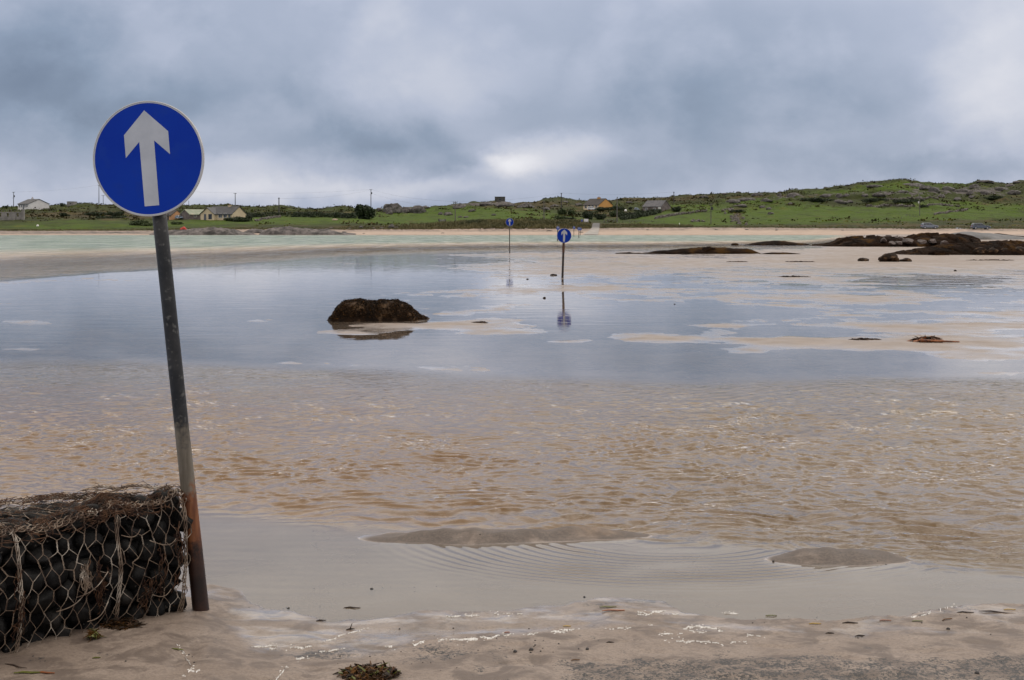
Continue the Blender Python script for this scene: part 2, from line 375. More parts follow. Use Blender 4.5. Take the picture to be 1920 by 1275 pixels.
PATCH = [  # sand showing above the film: u, v, half width, half height, amount
    (900, 611, 150, 11, 1.3), (1010, 622, 110, 9, .8), (1225, 634, 105, 9, 1.5), (1270, 657, 70, 5, .9), (1455, 640, 105, 12, 1.6), (1405, 658, 55, 6, 1.0),
    (1780, 612, 260, 9, 1.5), (1760, 642, 190, 14, 1.7), (1840, 668, 130, 7, 1.2), (1700, 684, 70, 4, .7), (60, 607, 48, 7, 1.5), (30, 590, 60, 4, .6),
    (495, 601, 45, 6, 1.4), (395, 612, 60, 5, .8), (610, 596, 60, 4, .5), (1180, 587, 60, 5, .9), (1100, 600, 30, 5, .9), (1150, 540, 190, 9, .7), (1500, 522, 230, 14, .6),
    (1400, 492, 420, 9, .8), (1750, 480, 280, 22, 1.6), (1000, 510, 120, 7, .8), (1180, 505, 160, 7, .6), (1600, 560, 300, 8, .7), (1850, 586, 70, 5, 1.1),
    (980, 545, 120, 7, .5), (800, 548, 60, 5, .5), (1300, 560, 160, 6, .5), (1500, 598, 130, 4, .6), (1700, 498, 150, 5, .8), (1020, 480, 200, 3, .8), (760, 596, 60, 6, .4),
    (860, 556, 70, 4, .8), (720, 552, 60, 4, .6), (950, 575, 60, 4, .8), (350, 640, 60, 3, .8), (180, 560, 70, 3, .7), (480, 545, 60, 3, .6), (1080, 640, 50, 4, 1.2), (1000, 655, 50, 3, 1.0), (1330, 610, 60, 4, 1.2), (1600, 588, 90, 4, 1.2), (1460, 575, 70, 4, 1.1), (640, 622, 60, 4, .7), (690, 622, 90, 4, .7), (645, 616, 50, 4, .6), (900, 625, 60, 4, .8), (760, 612, 70, 5, .8),
    # pools
    (330, 580, 330, 50, -1.5), (600, 520, 260, 22, -.8), (1060, 590, 110, 34, -.7), (1240, 600, 130, 15, -.9), (1520, 618, 120, 6, -1.2), (1560, 630, 150, 4, -1.1),
    (1040, 665, 480, 13, -1.2), (1420, 677, 500, 14, -1.3), (500, 645, 400, 24, -1.6), (1350, 583, 200, 8, -.9), (1750, 524, 180, 9, -.9), (800, 490, 170, 8, -.6),
    (1690, 660, 60, 5, -.9), (1560, 664, 90, 6, -.7), (1800, 690, 200, 8, -.8), (1150, 618, 120, 5, -.8), (1250, 535, 140, 5, -.5)]
BARS = [(960, 1004, 235, 10, .046), (850, 1012, 150, 8, .042), (1130, 1000, 130, 8, .028), (1595, 1045, 118, 13, .060), (1520, 1050, 70, 9, .028),
        (425, 1112, 38, 11, .026), (560, 1140, 70, 6, .008)]
def sand_parts(u, v):
    u = np.asarray(u, float); v = np.asarray(v, float)
    Y = H * F / (v - HV); X = gx(u, Y)
    vb, vc, vd, ve = edge_sea(u), edge_ch(u), edge_film(u), edge_shore(u)
    ve = ve + perlin(X / 0.8, Y / 0.6, 40) * 12 * sst(900, 600, u) + perlin(X / 0.35, Y / 0.35, 41) * 8 + perlin(X / 0.09, Y / 0.09, 42) * 2.5
    vc = vc + fbm(X / 2.2, Y / 3.0, 43, 3) * 5
    # open water
    Yb = H * F / (vb - HV)
    dd = np.maximum(Y - Yb, 0) * 1.15
    right = sst(1480, 1640, u)
    sea = -np.minimum(0.03 + 0.0055 * dd + 0.000028 * dd * dd, 1.5) * (1 - right) + right * (0.06 + 0.10 * perlin(X / 18, Y / 22, 8))
    shore_dep = -np.maximum(340.5 - Y, 0) * 0.035 + 0.02
    sea = np.where(Y > 250, np.maximum(sea, shore_dep), sea)
    w_sea = sst(vb + 5 + (vb - HV) * 0.04, vb - (vb - HV) * 0.06, v)
    # flats
    n = fbm(X / 5.5, Y / 10, 1, 3) * 0.6 + fbm(X / 1.8, Y / 2.0, 4, 5, 0.62) * 0.55
    n2 = fbm(X / 0.35, Y / 0.5, 6, 3)
    m = -0.35 + 0.95 * sst(560, 470, v) * sst(780, 1050, u) + 0.25 * sst(1300, 1700, u)
    for (cu, cv, su, sv, a) in PATCH: m = m + a * blob(u, v, cu + perlin(X / 1.5, Y / 2.5, 71) * 30, cv + perlin(X / 1.2, Y / 2, 72) * 5, su, sv, 1.3)
    flats = 0.010 * m + 0.0125 * n + 0.0028 * n2
    # channel
    s = np.clip((v - vc) / np.maximum(vd - vc, 1), 0, 1)
    chan = -0.018 - (0.10 + 0.05 * sst(500, 1700, u)) * np.sin(math.pi * np.clip(s * 0.92 + 0.08, 0, 1)) ** 0.7 - 0.012 * perlin(X / 0.8, Y / 0.8, 14)
    w_ch = sst(vc - 6, vc + 22, v)
    # film in front of the sand
    film = -0.014 + 0.0035 * perlin(X / 0.5, Y / 0.5, 15) - 0.02 * blob(u, v, 1400, 1105, 420, 45)
    w_fi = sst(vd - 14, vd + 22, v)
    # foreground beach
    fg = 0.012 + 0.014 * sst(1250, 1500, u) + 0.05 * sst(0, 130, v - ve) + 0.006 * fbm(X / 0.42, Y / 0.42, 16, 3) - 0.012 * blob(u, v, 960, 1262, 150, 26) - 0.020 * blob(u, v, 520, 1235, 150, 30) \
        - 0.018 * blob(u, v, 440, 1180, 60, 40) - 0.010 * blob(u, v, 1830, 1200, 150, 14) - 0.013 * blob(u, v, 760, 1190, 160, 10)
    fg = fg + 0.018 * sst(520, 380, u) * sst(1100, 1150, v)
    w_fg = sst(ve - 4 * sst(1500, 1200, u) - 1, ve + 2 + 6 * sst(1500, 1200, u), v)
    z = flats * (1 - w_sea) + sea * w_sea
    z = z * (1 - w_ch) + chan * w_ch
    z = z * (1 - w_fi) + film * w_fi
    for (cu, cv, su, sv, a) in BARS:
        z = z + a * blob(u, v, cu + perlin(X / .5, Y / .5, 73) * 14, cv + perlin(X / .4, Y / .4, 74) * 4, su, sv, 1.2) * (1 + 0.25 * perlin(X / .16, Y / .16, 75))
    z = z * (1 - w_fg) + fg * w_fg
    # small marks pressed into the beach
    dim = np.maximum(perlin(X / 0.20, Y / 0.14, 17), 0.25) - 0.25
    z = z - 0.020 * dim * sst(ve + 10, ve + 40, v)
    z = z + (perlin(X / 0.03, Y / 0.03, 19) * 0.0012) * sst(980, 1100, v)
    ripple = np.maximum(w_sea * sst(0.0, 0.25, w_sea), 0)
    ripple = ripple * (1 - right * 0.6)
    ripple = ripple * (1 - w_ch) + w_ch
    ripple = ripple * (1 - w_fi)
    return z, ripple, w_sea, w_ch, w_fi, w_fg, vd, ve, X, Y
_FLAT = {}
def flat_z(u, v):
    """height of the flat, read from the finished grid"""
    i = min(max(float(np.interp(u, _cols, np.arange(len(_cols)))), 0), len(_cols) - 1.001); j = min(max(float(np.interp(v, _rows, np.arange(len(_rows)))), 0), len(_rows) - 1.001)
    a, b = int(i), int(j); fa, fb = i - a, j - b; Z = _FLAT['z']
    return float((Z[b, a] * (1 - fa) + Z[b, a + 1] * fa) * (1 - fb) + (Z[b + 1, a] * (1 - fa) + Z[b + 1, a + 1] * fa) * fb)
def sand_at(X, Y):
    return flat_z(960 + X / Y * F, HV + H * F / Y)
def on_sand(u, v):
    """world point of the flat seen at (u, v)"""
    z = flat_z(u, v)
    z = max(z, -0.03)
    Y = yd(v, z)
    X = gx(u, Y)
    return Vector((X, Y, max(sand_at(X, Y), -0.2)))

_cols = np.concatenate([np.linspace(-900, -60, 60), np.arange(-52, 1974, 3.8), np.linspace(1982, 2820, 60)])
_rows = np.concatenate([np.linspace(440.0, 445, 12), np.arange(445.5, 520, 0.75), np.arange(520, 690, 1.2), np.arange(690, 1130, 1.0), np.arange(1130, 1330, 1.5),
                        np.array([1340, 1360, 1400, 1460, 1560, 1700, 1900, 2200, 2700, 3400])])
def build_flat():
    nc, nr = len(_cols), len(_rows)
    u, v = np.meshgrid(_cols, _rows)
    z, ripple, w_sea, w_ch, w_fi, w_fg, vd, ve, X, Y = sand_parts(u, v)
    _FLAT['z'] = z
    grit = 1.7 * blob(u, v, 1550, 1290, 520, 30, 2) * sst(1000, 1120, u) + 0.9 * blob(u, v, 590, 1240, 45, 16) + 0.5 * blob(u, v, 820, 1245, 140, 22) + \
        0.72 * w_fg + 0.55 * blob(u, v, 1595, 1045, 110, 9) + 0.3 * blob(u, v, 1000, 1000, 220, 8) + 0.3 * blob(u, v, 660, 1125, 160, 25)
    barm = np.zeros_like(u)
    for (cu, cv, su, sv, a) in BARS[:5]: barm = np.maximum(barm, blob(u, v, cu, cv, su * 1.25, sv * 1.4, 2))
    grit = grit + 0.42 * barm * sst(0.0, 0.015, z)
    grit = grit + 0.5 * blob(u, v, 1300, 1130, 260, 12) + 0.45 * blob(u, v, 1750, 1152, 130, 8)
    algae_reflection = 0.0 * u  # algae, plus dark reflections of hills and rippled water painted into the sand
    for (cu, cv, su, sv, a) in [(930, 484, 60, 2.2, 1), (1010, 486, 50, 2, 1), (1090, 485, 60, 1.2, .8), (1180, 497, 50, 2, .6), (1560, 505, 200, 2.0, .7), (1680, 514, 80, 4, .7), (1850, 508, 100, 1.5, .7),
                                (250, 828, 110, 2.5, .5), (480, 870, 110, 3, .5), (820, 908, 160, 4, .5), (1000, 940, 200, 4, .5), (1300, 855, 90, 4, .9), (1470, 880, 70, 3, .7), (1720, 770, 110, 6, .8), (1690, 755, 90, 3, .6)]:
        algae_reflection = algae_reflection + a * blob(u, v, cu, cv + (u - cu) * (0.08 if v is None else 0.0), su, sv)
    gold = w_ch * (1 - w_fi) * (0.22 + 0.78 * sst(1500, 600, u)) * sst(685, 740, v)
    grid_obj("sand", np.stack([X, Y, z], -1).reshape(-1, 3), nr, nc, M['sand'],
             {"height": z, "grit": np.clip(grit * (0.85 + 0.40 * fbm(X / .22, Y / .22, 81, 3)), 0, 1.1), "algae_reflection": np.clip(algae_reflection, 0, 1), "gold": gold, "beach": w_fg + 3.2 * barm * sst(-0.006, 0.004, z)})["kind"] = "structure"
    # ---- water
    r = _rows[_rows < 1300]
    u, v = np.meshgrid(_cols, r)
    z, ripple, w_sea, w_ch, w_fi, w_fg, vd, ve, X, Y = sand_parts(u, v)
    dY = 1.05 * Y * Y / (H * F)
    wz = np.zeros_like(u)
    g = np.random.default_rng(3)
    Xw = X + 0.30 * perlin(X / 1.1, Y / 1.1, 51) + 0.10 * perlin(X / .35, Y / .35, 53); Yw = Y + 0.30 * perlin(X / 0.9, Y / 0.9, 52) + 0.08 * perlin(X / .3, Y / .3, 54)
    n = 56
    near = sst(860, 960, v)      # crests line up along the near edge of the channel
    for i in range(n):
        lam = 0.065 * (0.21 / 0.065) ** g.random()
        long_crest = i % 4 == 0
        ang = math.pi / 2 + (g.normal() * (0.16 if long_crest else 1.0)) + 0.10
        k = 2 * math.pi / lam
        slope = 0.33 / math.sqrt(n / 2)
        amp = slope / k * sst(1.6, 3.2, lam / dY[:, :1]) * (0.80 + 0.25 * sst(720, 860, v[:, :1]))
        if amp.max() <= 0: continue
        wgt = (0.15 + 1.0 * near) if long_crest else (1.0 - 0.65 * near)
        if long_crest and lam > 0.35: wgt = wgt * (1 - 0.6 * near)
        wz += amp * wgt * np.sin(k * (math.cos(ang) * Xw + math.sin(ang) * Yw) + g.random() * 6.28)
    streng = 0.75 + 0.30 * fbm(X / 2.2, Y / 3.2, 55, 2) + 0.2 * sst(700, 1900, u)
    fade = sst(edge_ch(u) + fbm(X / 1.2, Y / 2, 56, 3) * 10 - 6, edge_ch(u) + 50, v)
    wz *= np.clip(streng, 0.15, 1.4) * ripple * (0.25 + 0.75 * fade) * sst(600, 690, v)
    # rings running into the thin film
    for (cx, cv, lam, r0, r1, am) in [(1250, 1005, 0.085, 0.45, 1.55, 0.0011), (1900, 1010, 0.10, 0.25, 0.95, 0.0016)]:
        cY = H * F / (cv - HV); cX = gx(cx, cY)
        rr = np.sqrt(((X - cX) / 1.35) ** 2 + (Y - cY) ** 2)
        env = sst(r0, r0 + 0.2, rr) * sst(r1, r1 - 0.6, rr) * sst(vd - 8, vd + 14, v) * (1 - w_fg) * (Y < cY)
        wz += am * env * np.clip(0.95 + 0.9 * fbm(X / .55, Y / .4, 57, 2), 0.1, 1.8) * np.sin(2 * math.pi / lam * (rr * (1 + 0.10 * rr) + 0.035 * perlin(X / .7, Y / .5, 58) + 0.010 * perlin(X / .2, Y / .2, 60)))
    bm_ = np.zeros_like(u)
    for (cu, cv, su, sv, a) in BARS[:5]: bm_ = np.maximum(bm_, blob(u, v, cu, cv, su * 1.3, sv * 1.7, 2))
    wz = wz * (1 - 0.9 * bm_ * w_fi)
    wz += 0.00022 * perlin(X / .35, Y / .10, 59) * w_fi
    dep = np.maximum(wz - z, 0)
    rip = np.clip(ripple, 0, 1) * np.clip(streng, .3, 1.2) + 0.35 * blob(u, v, 1720, 520, 220, 14) * (1 - w_ch) + 0.10 * sst(520, 470, v) * (1 - w_sea)
    grid_obj("water", np.stack([X, Y, wz], -1).reshape(-1, 3), len(r), len(_cols), M['water'],
             {"depth": dep, "ripple": rip, "algae_reflection": np.zeros_like(u)})["kind"] = "structure"

def build_land():
    cols = np.concatenate([np.linspace(-900, -40, 90), np.arange(-36, 1960, 1.9), np.linspace(1965, 2820, 90)])
    rb = np.concatenate([np.linspace(330, 366.0, 40)])
    rh = np.concatenate([np.linspace(366.0, 384, 26), np.linspace(385, 700, 190), np.linspace(706, 900, 20)])
    for name, rr in (("beach", rb), ("hills", rh)):
        rr = rr[::-1]
        u, Y = np.meshgrid(cols, rr)
        z = land_z(u, Y); X = gx(u, Y)
        if name == "beach":
            u2 = u
            z = np.where(Y < 341, -0.04 * (341 - Y), z)
            shing = sst(352, 360, Y + 3 * fbm(X / 9, Y / 5, 61, 3)) * 0.9 + 2.0 * sst(480, 330, u) * sst(342.5, 346, Y)
            grid_obj(name, np.stack([X, Y, z], -1).reshape(-1, 3), len(rr), len(cols), M['beach'], {"shingle": shing})["kind"] = "structure"
            continue
        v = HV + (H - z) * F / Y
        br = 0.25 + 0.0 * u
        for (cu, cv, su, sv, a) in [(150, 423, 170, 9, .5), (380, 417, 90, 8, .4), (540, 411, 110, 7, .8), (730, 414, 150, 6, .9), (860, 402, 140, 12, .9), (970, 402, 60, 8, .6), (1040, 410, 60, 6, .3),
                                    (1260, 409, 110, 14, .7), (1330, 410, 60, 12, .8), (1480, 400, 90, 14, .8), (1590, 398, 150, 9, 1.0), (1720, 404, 140, 8, 1.0), (1500, 412, 150, 6, .5), (1760, 385, 90, 6, .5),
                                    (1700, 350, 90, 7, .5), (1880, 395, 90, 12, .5), (1560, 362, 60, 5, .5), (1400, 378, 60, 5, .5), (1290, 388, 60, 5, .6)]:
            br = br + a * blob(u, v, cu, cv, su, sv)
        dark = 0.75 * blob(u, Y, 1700, 378, 420, 9) + 0.0 * u
        for (cu, cv, su, sv, a) in [(120, 403, 130, 7, .8), (260, 403, 90, 9, .8), (600, 400, 130, 5, .5), (950, 424, 170, 7, 1.2), (1060, 424, 60, 8, 1.2), (1140, 402, 60, 10, .7), (1383, 404, 12, 18, .9),
                                    (1000, 385, 100, 10, .8), (1250, 374, 120, 6, .7), (1400, 368, 140, 4, .5), (1800, 415, 160, 5, .5), (1540, 366, 30, 4, .4), (1880, 375, 60, 8, .5), (480, 423, 130, 4, .5), (690, 426, 90, 4, .6)]:
            dark = dark + a * blob(u, v, cu, cv, su, sv)
        rock = -0.50 + 0.28 * sst(500, 640, Y) + 0.0 * u
        for (cu, cv, su, sv, a) in [(930, 383, 60, 6, .7), (1010, 386, 60, 6, .5), (870, 386, 60, 6, .5), (1430, 375, 110, 8, .6), (1380, 410, 10, 16, .25), (1620, 365, 130, 9, .5), (1760, 360, 130, 9, .5),
                                    (1860, 360, 90, 12, .5), (1000, 376, 60, 4, .4), (740, 392, 70, 8, .3), (1250, 395, 200, 30, -.5), (550, 400, 200, 30, -.4), (1620, 398, 200, 12, -.7), (1500, 370, 60, 6, .3)]:
            rock = rock + a * blob(u, v, cu, cv, su, sv)
        z = z + np.maximum(rock + 0.9 * fbm(X / 8, Y / 11, 63, 4), 0) * 0.7 * (Y < 695)
        grid_obj(name, np.stack([X, Y, z], -1).reshape(-1, 3), len(rr), len(cols), M['hills'],
                 {"bright": np.clip(br, 0, 1.2), "darkveg": np.clip(dark, 0, 1.5), "rock": rock})["kind"] = "structure"

# ------------------------------------------------------------------ ground materials
def sand_mat():
    t = NT('wet_sand'); p = t.pos()
    sy = t.node("SeparateXYZ"); t.link(p, sy.inputs[0]); yy = sy.outputs[1]
    h = t.attr("height"); grit = t.attr("grit"); alg_refl = t.attr("algae_reflection"); gold = t.attr("gold"); bb = t.attr("beach"); beach = t.math('MINIMUM', bb, 1.0); bar = t.math('SUBTRACT', bb, 1.0, clamp=True)
    n = t.noise(p, 2.0, 8, 0.6); f = t.noise(p, 90.0, 4, 0.7)
    c = t.mix(t.ramp(n, 0.3, 0.7), (0.198, 0.154, 0.122), (0.262, 0.211, 0.173))
    nb = t.noise(p, 5.0, 6, 0.65, 0.6)
    c = t.mix(t.math('MULTIPLY', beach, t.ramp(nb, 0.45, 0.62)), c, (0.105, 0.079, 0.063))
    c = t.mix(t.math('MULTIPLY', t.ramp(f, 0.42, 0.66), 0.6), c, (0.12, 0.09, 0.072))
    c = t.mix(t.math('MULTIPLY', gold, 0.85), c, (0.275, 0.150, 0.045))
    c = t.mix(t.math('MULTIPLY', alg_refl, t.ramp(t.noise(t.scale(p, .6, .6, 1), 2.0, 5, .6), 0.35, 0.6)), c, (0.045, 0.055, 0.04))  # one dark tint for algae and for the painted reflections
    c = t.mix(t.math('MULTIPLY', bar, t.ramp(t.noise(t.scale(p, .7, 1.4, 1), 4.0, 6, 0.65, 0.5), 0.30, 0.55)), c, t.mix(t.ramp(f, 0.4, 0.7), (0.090, 0.068, 0.055), (0.045, 0.035, 0.029)))
    c = t.mix(t.math('MULTIPLY', t.math('MULTIPLY', t.ramp(h, 0.001, -0.006), t.ramp(yy, 10.2, 8.8)), 0.5), c, (0.12, 0.098, 0.082))
    # dark grit: many little grains, thicker where the attribute is high
    gp = t.noise(t.scale(p, 1, 1, 1), 62.0, 5, 0.8)
    gp2 = t.noise(p, 16.0, 4, 0.6)
    thr = t.math('SUBTRACT', 0.80, t.math('MULTIPLY', grit, 0.27))
    gg = t.math('ADD', t.math('MULTIPLY', gp, 0.7), t.math('MULTIPLY', gp2, 0.3))
    gm = t.math('GREATER_THAN', gg, thr)
    c = t.mix(t.math('MULTIPLY', t.ramp(t.noise(p, 42, 3, 0.6), 0.48, 0.66), t.math('MULTIPLY_ADD', beach, 0.45, 0.05)), c, (0.13, 0.098, 0.078))
    c = t.mix(gm, c, (0.024, 0.022, 0.022))
    wet = t.ramp(h, 0.035, 0.004)
    wet2 = t.math('MULTIPLY', wet, t.ramp(t.noise(p, 1.3, 4, .5), 0.25, 0.6))
    rough = t.math('SUBTRACT', 0.62, t.math('MULTIPLY', wet2, t.math('MULTIPLY_ADD', bar, -0.36, 0.36)))
    bm = t.bump(t.math('ADD', t.noise(p, 70, 5, 0.7), t.math('MULTIPLY', t.noise(p, 14, 4, 0.6), 1.5)), t.math('MULTIPLY_ADD', beach, 0.35, 0.08), 0.006)
    pr = t.node("BsdfPrincipled"); t.put(pr.inputs["Base Color"], c); t.put(pr.inputs["Roughness"], rough); t.link(bm, pr.inputs["Normal"])
    sheen = t.math('MULTIPLY', t.ramp(h, 0.011, 0.0005), t.ramp(t.noise(t.scale(p, .8, .8, 1), 1.1, 6, 0.65, 0.3), 0.32, 0.56))
    fgw = t.math('MULTIPLY', t.math('MULTIPLY', beach, t.ramp(h, 0.045, 0.018)), t.ramp(t.noise(t.scale(p, .8, 1.6, 1), 2.2, 6, 0.65, 0.5), 0.46, 0.60))
    t.put(pr.inputs["Coat Weight"], t.math('MULTIPLY', t.math('MAXIMUM', sheen, fgw), t.math('SUBTRACT', 1.0, bar))); pr.inputs["Coat Roughness"].default_value = 0.09; pr.inputs["Coat IOR"].default_value = 1.36
    return t.done(pr.outputs["BSDF"])
def water_mat():
    t = NT('shallow_sea'); p = t.pos()
    dep = t.attr("depth"); rip = t.attr("ripple")
    b1 = t.noise(t.scale(p, 1.0, 0.8, 1), 6.0, 4, 0.6, 0.3)
    b2 = t.noise(t.scale(p, 0.55, 0.9, 1), 1.0, 4, 0.6, 0.3)
    far = t.node("SeparateXYZ"); t.link(p, far.inputs[0]); Y = far.outputs[1]
    farw = t.ramp(Y, 22.0, 60.0)
    amt1 = t.math('MULTIPLY', rip, t.math('SUBTRACT', 1.0, farw))
    n1 = t.bump(b1, t.math('MULTIPLY_ADD', amt1, 0.75, 0.004), 0.03)
    n2 = t.bump(b2, t.math('MULTIPLY_ADD', t.math('MULTIPLY', rip, farw), 1.0, 0.0), 0.60, n1)
    calm = t.noise(t.scale(p, 0.5, 1.6, 1), 1.2, 3, 0.5)
    n3 = t.bump(calm, t.math('MULTIPLY', t.ramp(Y, 9.0, 40.0), 0.22), 0.02, n2)
    fr = t.node("Fresnel"); fr.inputs["IOR"].default_value = 1.33; t.link(n3, fr.inputs["Normal"])
    gl = t.node("BsdfGlossy"); gl.inputs["Roughness"].default_value = 0.03; t.link(n3, gl.inputs["Normal"])
    gl.inputs["Color"].default_value = (1, 1, 1, 1)
    t.put(gl.inputs["Roughness"], t.math('MULTIPLY_ADD', t.math('MULTIPLY', rip, farw), 0.10, 0.015))
    tr = t.node("BsdfTransparent")
    k = t.math('MULTIPLY', t.math('MINIMUM', dep, 0.16), 7.0)
    tint = t.node("CombineColor")
    for i, a in enumerate((0.60, 0.95, 1.9)):
        t.put(tint.inputs[i], t.math('POWER', 2.71828, t.math('MULTIPLY', k, -a * 0.5)))
    t.link(tint.outputs[0], tr.inputs["Color"])
    body = t.node("BsdfDiffuse")
    wave = t.noise(t.scale(p, 0.40, 0.07, 1), 1.0, 5, 0.7, 0.4)
    wave2 = t.ramp(t.noise(t.scale(p, 0.5, 0.11, 1), 1.0, 5, 0.7, 0.4), 0.38, 0.62)
    deepc = t.mix(t.ramp(dep, 0.25, 0.75), t.mix(t.ramp(wave, 0.4, 0.62), (0.36, 0.28, 0.19), (0.56, 0.46, 0.37)), t.mix(t.ramp(wave, 0.35, 0.7), (0.14, 0.205, 0.165), (0.35, 0.40, 0.35)))
    t.link(deepc, body.inputs["Color"]); t.link(n3, body.inputs["Normal"])
    under = t.node("MixShader"); t.put(under.inputs[0], t.ramp(dep, 0.10, 0.50)); t.link(tr.outputs[0], under.inputs[1]); t.link(body.outputs[0], under.inputs[2])
    mx = t.node("MixShader"); t.put(mx.inputs[0], t.math('MULTIPLY', fr.outputs[0], t.math('SUBTRACT', 1.0, t.math('ADD', t.math('MULTIPLY', t.math('MULTIPLY', rip, t.math('MULTIPLY', t.ramp(Y, 9.5, 15.0), t.ramp(Y, 40.0, 24.0))), 0.22), t.math('MULTIPLY', t.math('MULTIPLY', rip, t.ramp(Y, 45.0, 130.0)), t.math('MULTIPLY_ADD', wave2, 0.5, 0.22)))))); t.link(under.outputs[0], mx.inputs[1]); t.link(gl.outputs[0], mx.inputs[2])
    return t.done(mx.outputs[0])
def beach_mat():
    t = NT('far_beach_sand'); p = t.pos(); sh = t.attr("shingle")
    n = t.noise(t.scale(p, 0.3, 0.6, 1), 1.0, 6, 0.6)
    c = t.mix(t.ramp(n, 0.3, 0.7), (0.34, 0.255, 0.198), (0.43, 0.335, 0.268))
    peb = t.noise(t.scale(p, 1.0, 0.5, 1), 0.9, 5, 0.7)
    s = t.mix(t.ramp(peb, 0.35, 0.65), (0.10, 0.078, 0.07), (0.30, 0.235, 0.19))
    f = t.math('MULTIPLY', sh, t.ramp(t.noise(t.scale(p, .5, .3, 1), .35, 5, .65), 0.30, 0.52))
    c = t.mix(t.math('MINIMUM', t.math('MAXIMUM', f, t.math('SUBTRACT', sh, 1.0)), 1.0), c, s)
    return t.done(t.principled(c, 0.85, t.bump(peb, 0.4, 0.15)))
def hills_mat():
    t = NT('hill_cover'); p = t.pos()
    br = t.attr("bright"); dk = t.attr("darkveg"); rk = t.attr("rock")
    a = t.noise(t.scale(p, 1, .5, 1), 0.035, 7, 0.62, 0.3); b = t.noise(t.scale(p, 1, .6, 1), 0.16, 6, 0.65); d = t.noise(p, 0.9, 5, 0.7)
    g = t.mix(t.ramp(t.math('ADD', br, t.math('MULTIPLY', t.math('SUBTRACT', a, 0.5), 1.6)), 0.25, 0.75), (0.028, 0.036, 0.006), (0.052, 0.092, 0.003))
    g = t.mix(t.ramp(b, 0.52, 0.72), g, (0.080, 0.102, 0.006))
    g = t.mix(t.math('MULTIPLY', t.ramp(t.noise(t.scale(p, 1, .35, 1), 0.22, 6, 0.7, 0.6), 0.50, 0.62), 0.75), g, (0.030, 0.044, 0.005))
    brown = t.mix(t.ramp(b, 0.35, 0.6), (0.038, 0.030, 0.013), (0.070, 0.056, 0.020))
    f = t.ramp(t.math('ADD', dk, t.math('ADD', t.math('MULTIPLY', t.math('SUBTRACT', b, 0.5), 2.2), t.math('MULTIPLY', t.math('SUBTRACT', a, 0.5), 1.2))), 0.25, 0.75)
    c = t.mix(f, g, brown)
    scrub = t.ramp(t.noise(t.scale(p, 1, .7, 1), 0.24, 6, 0.72, 0.5), 0.54, 0.62)
    c = t.mix(t.math('MULTIPLY', scrub, t.math('SUBTRACT', 1.0, t.math('MULTIPLY', br, 0.9), clamp=True)), c, (0.016, 0.022, 0.007))
    rn = t.noise(t.scale(p, 1.0, 0.8, 1.6), 0.14, 7, 0.72, 0.5)
    rf = t.ramp(t.math('ADD', t.math('MULTIPLY', t.math('SUBTRACT', rn, 0.5), 2.6), rk), 0.42, 0.55)
    rc = t.mix(t.ramp(t.noise(t.scale(p, 1, 1, 2), 0.7, 6, 0.7), 0.35, 0.65), (0.050, 0.044, 0.043), (0.135, 0.125, 0.122))
    c = t.mix(rf, c, rc)
    nr = t.bump(t.math('ADD', d, t.math('MULTIPLY', rn, 2.0)), 0.8, 0.6)
    return t.done(t.principled(c, 0.9, nr, 0.0, 0.2))
M['sand'] = sand_mat(); M['water'] = water_mat(); M['beach'] = beach_mat(); M['hills'] = hills_mat()
build_flat(); build_land()
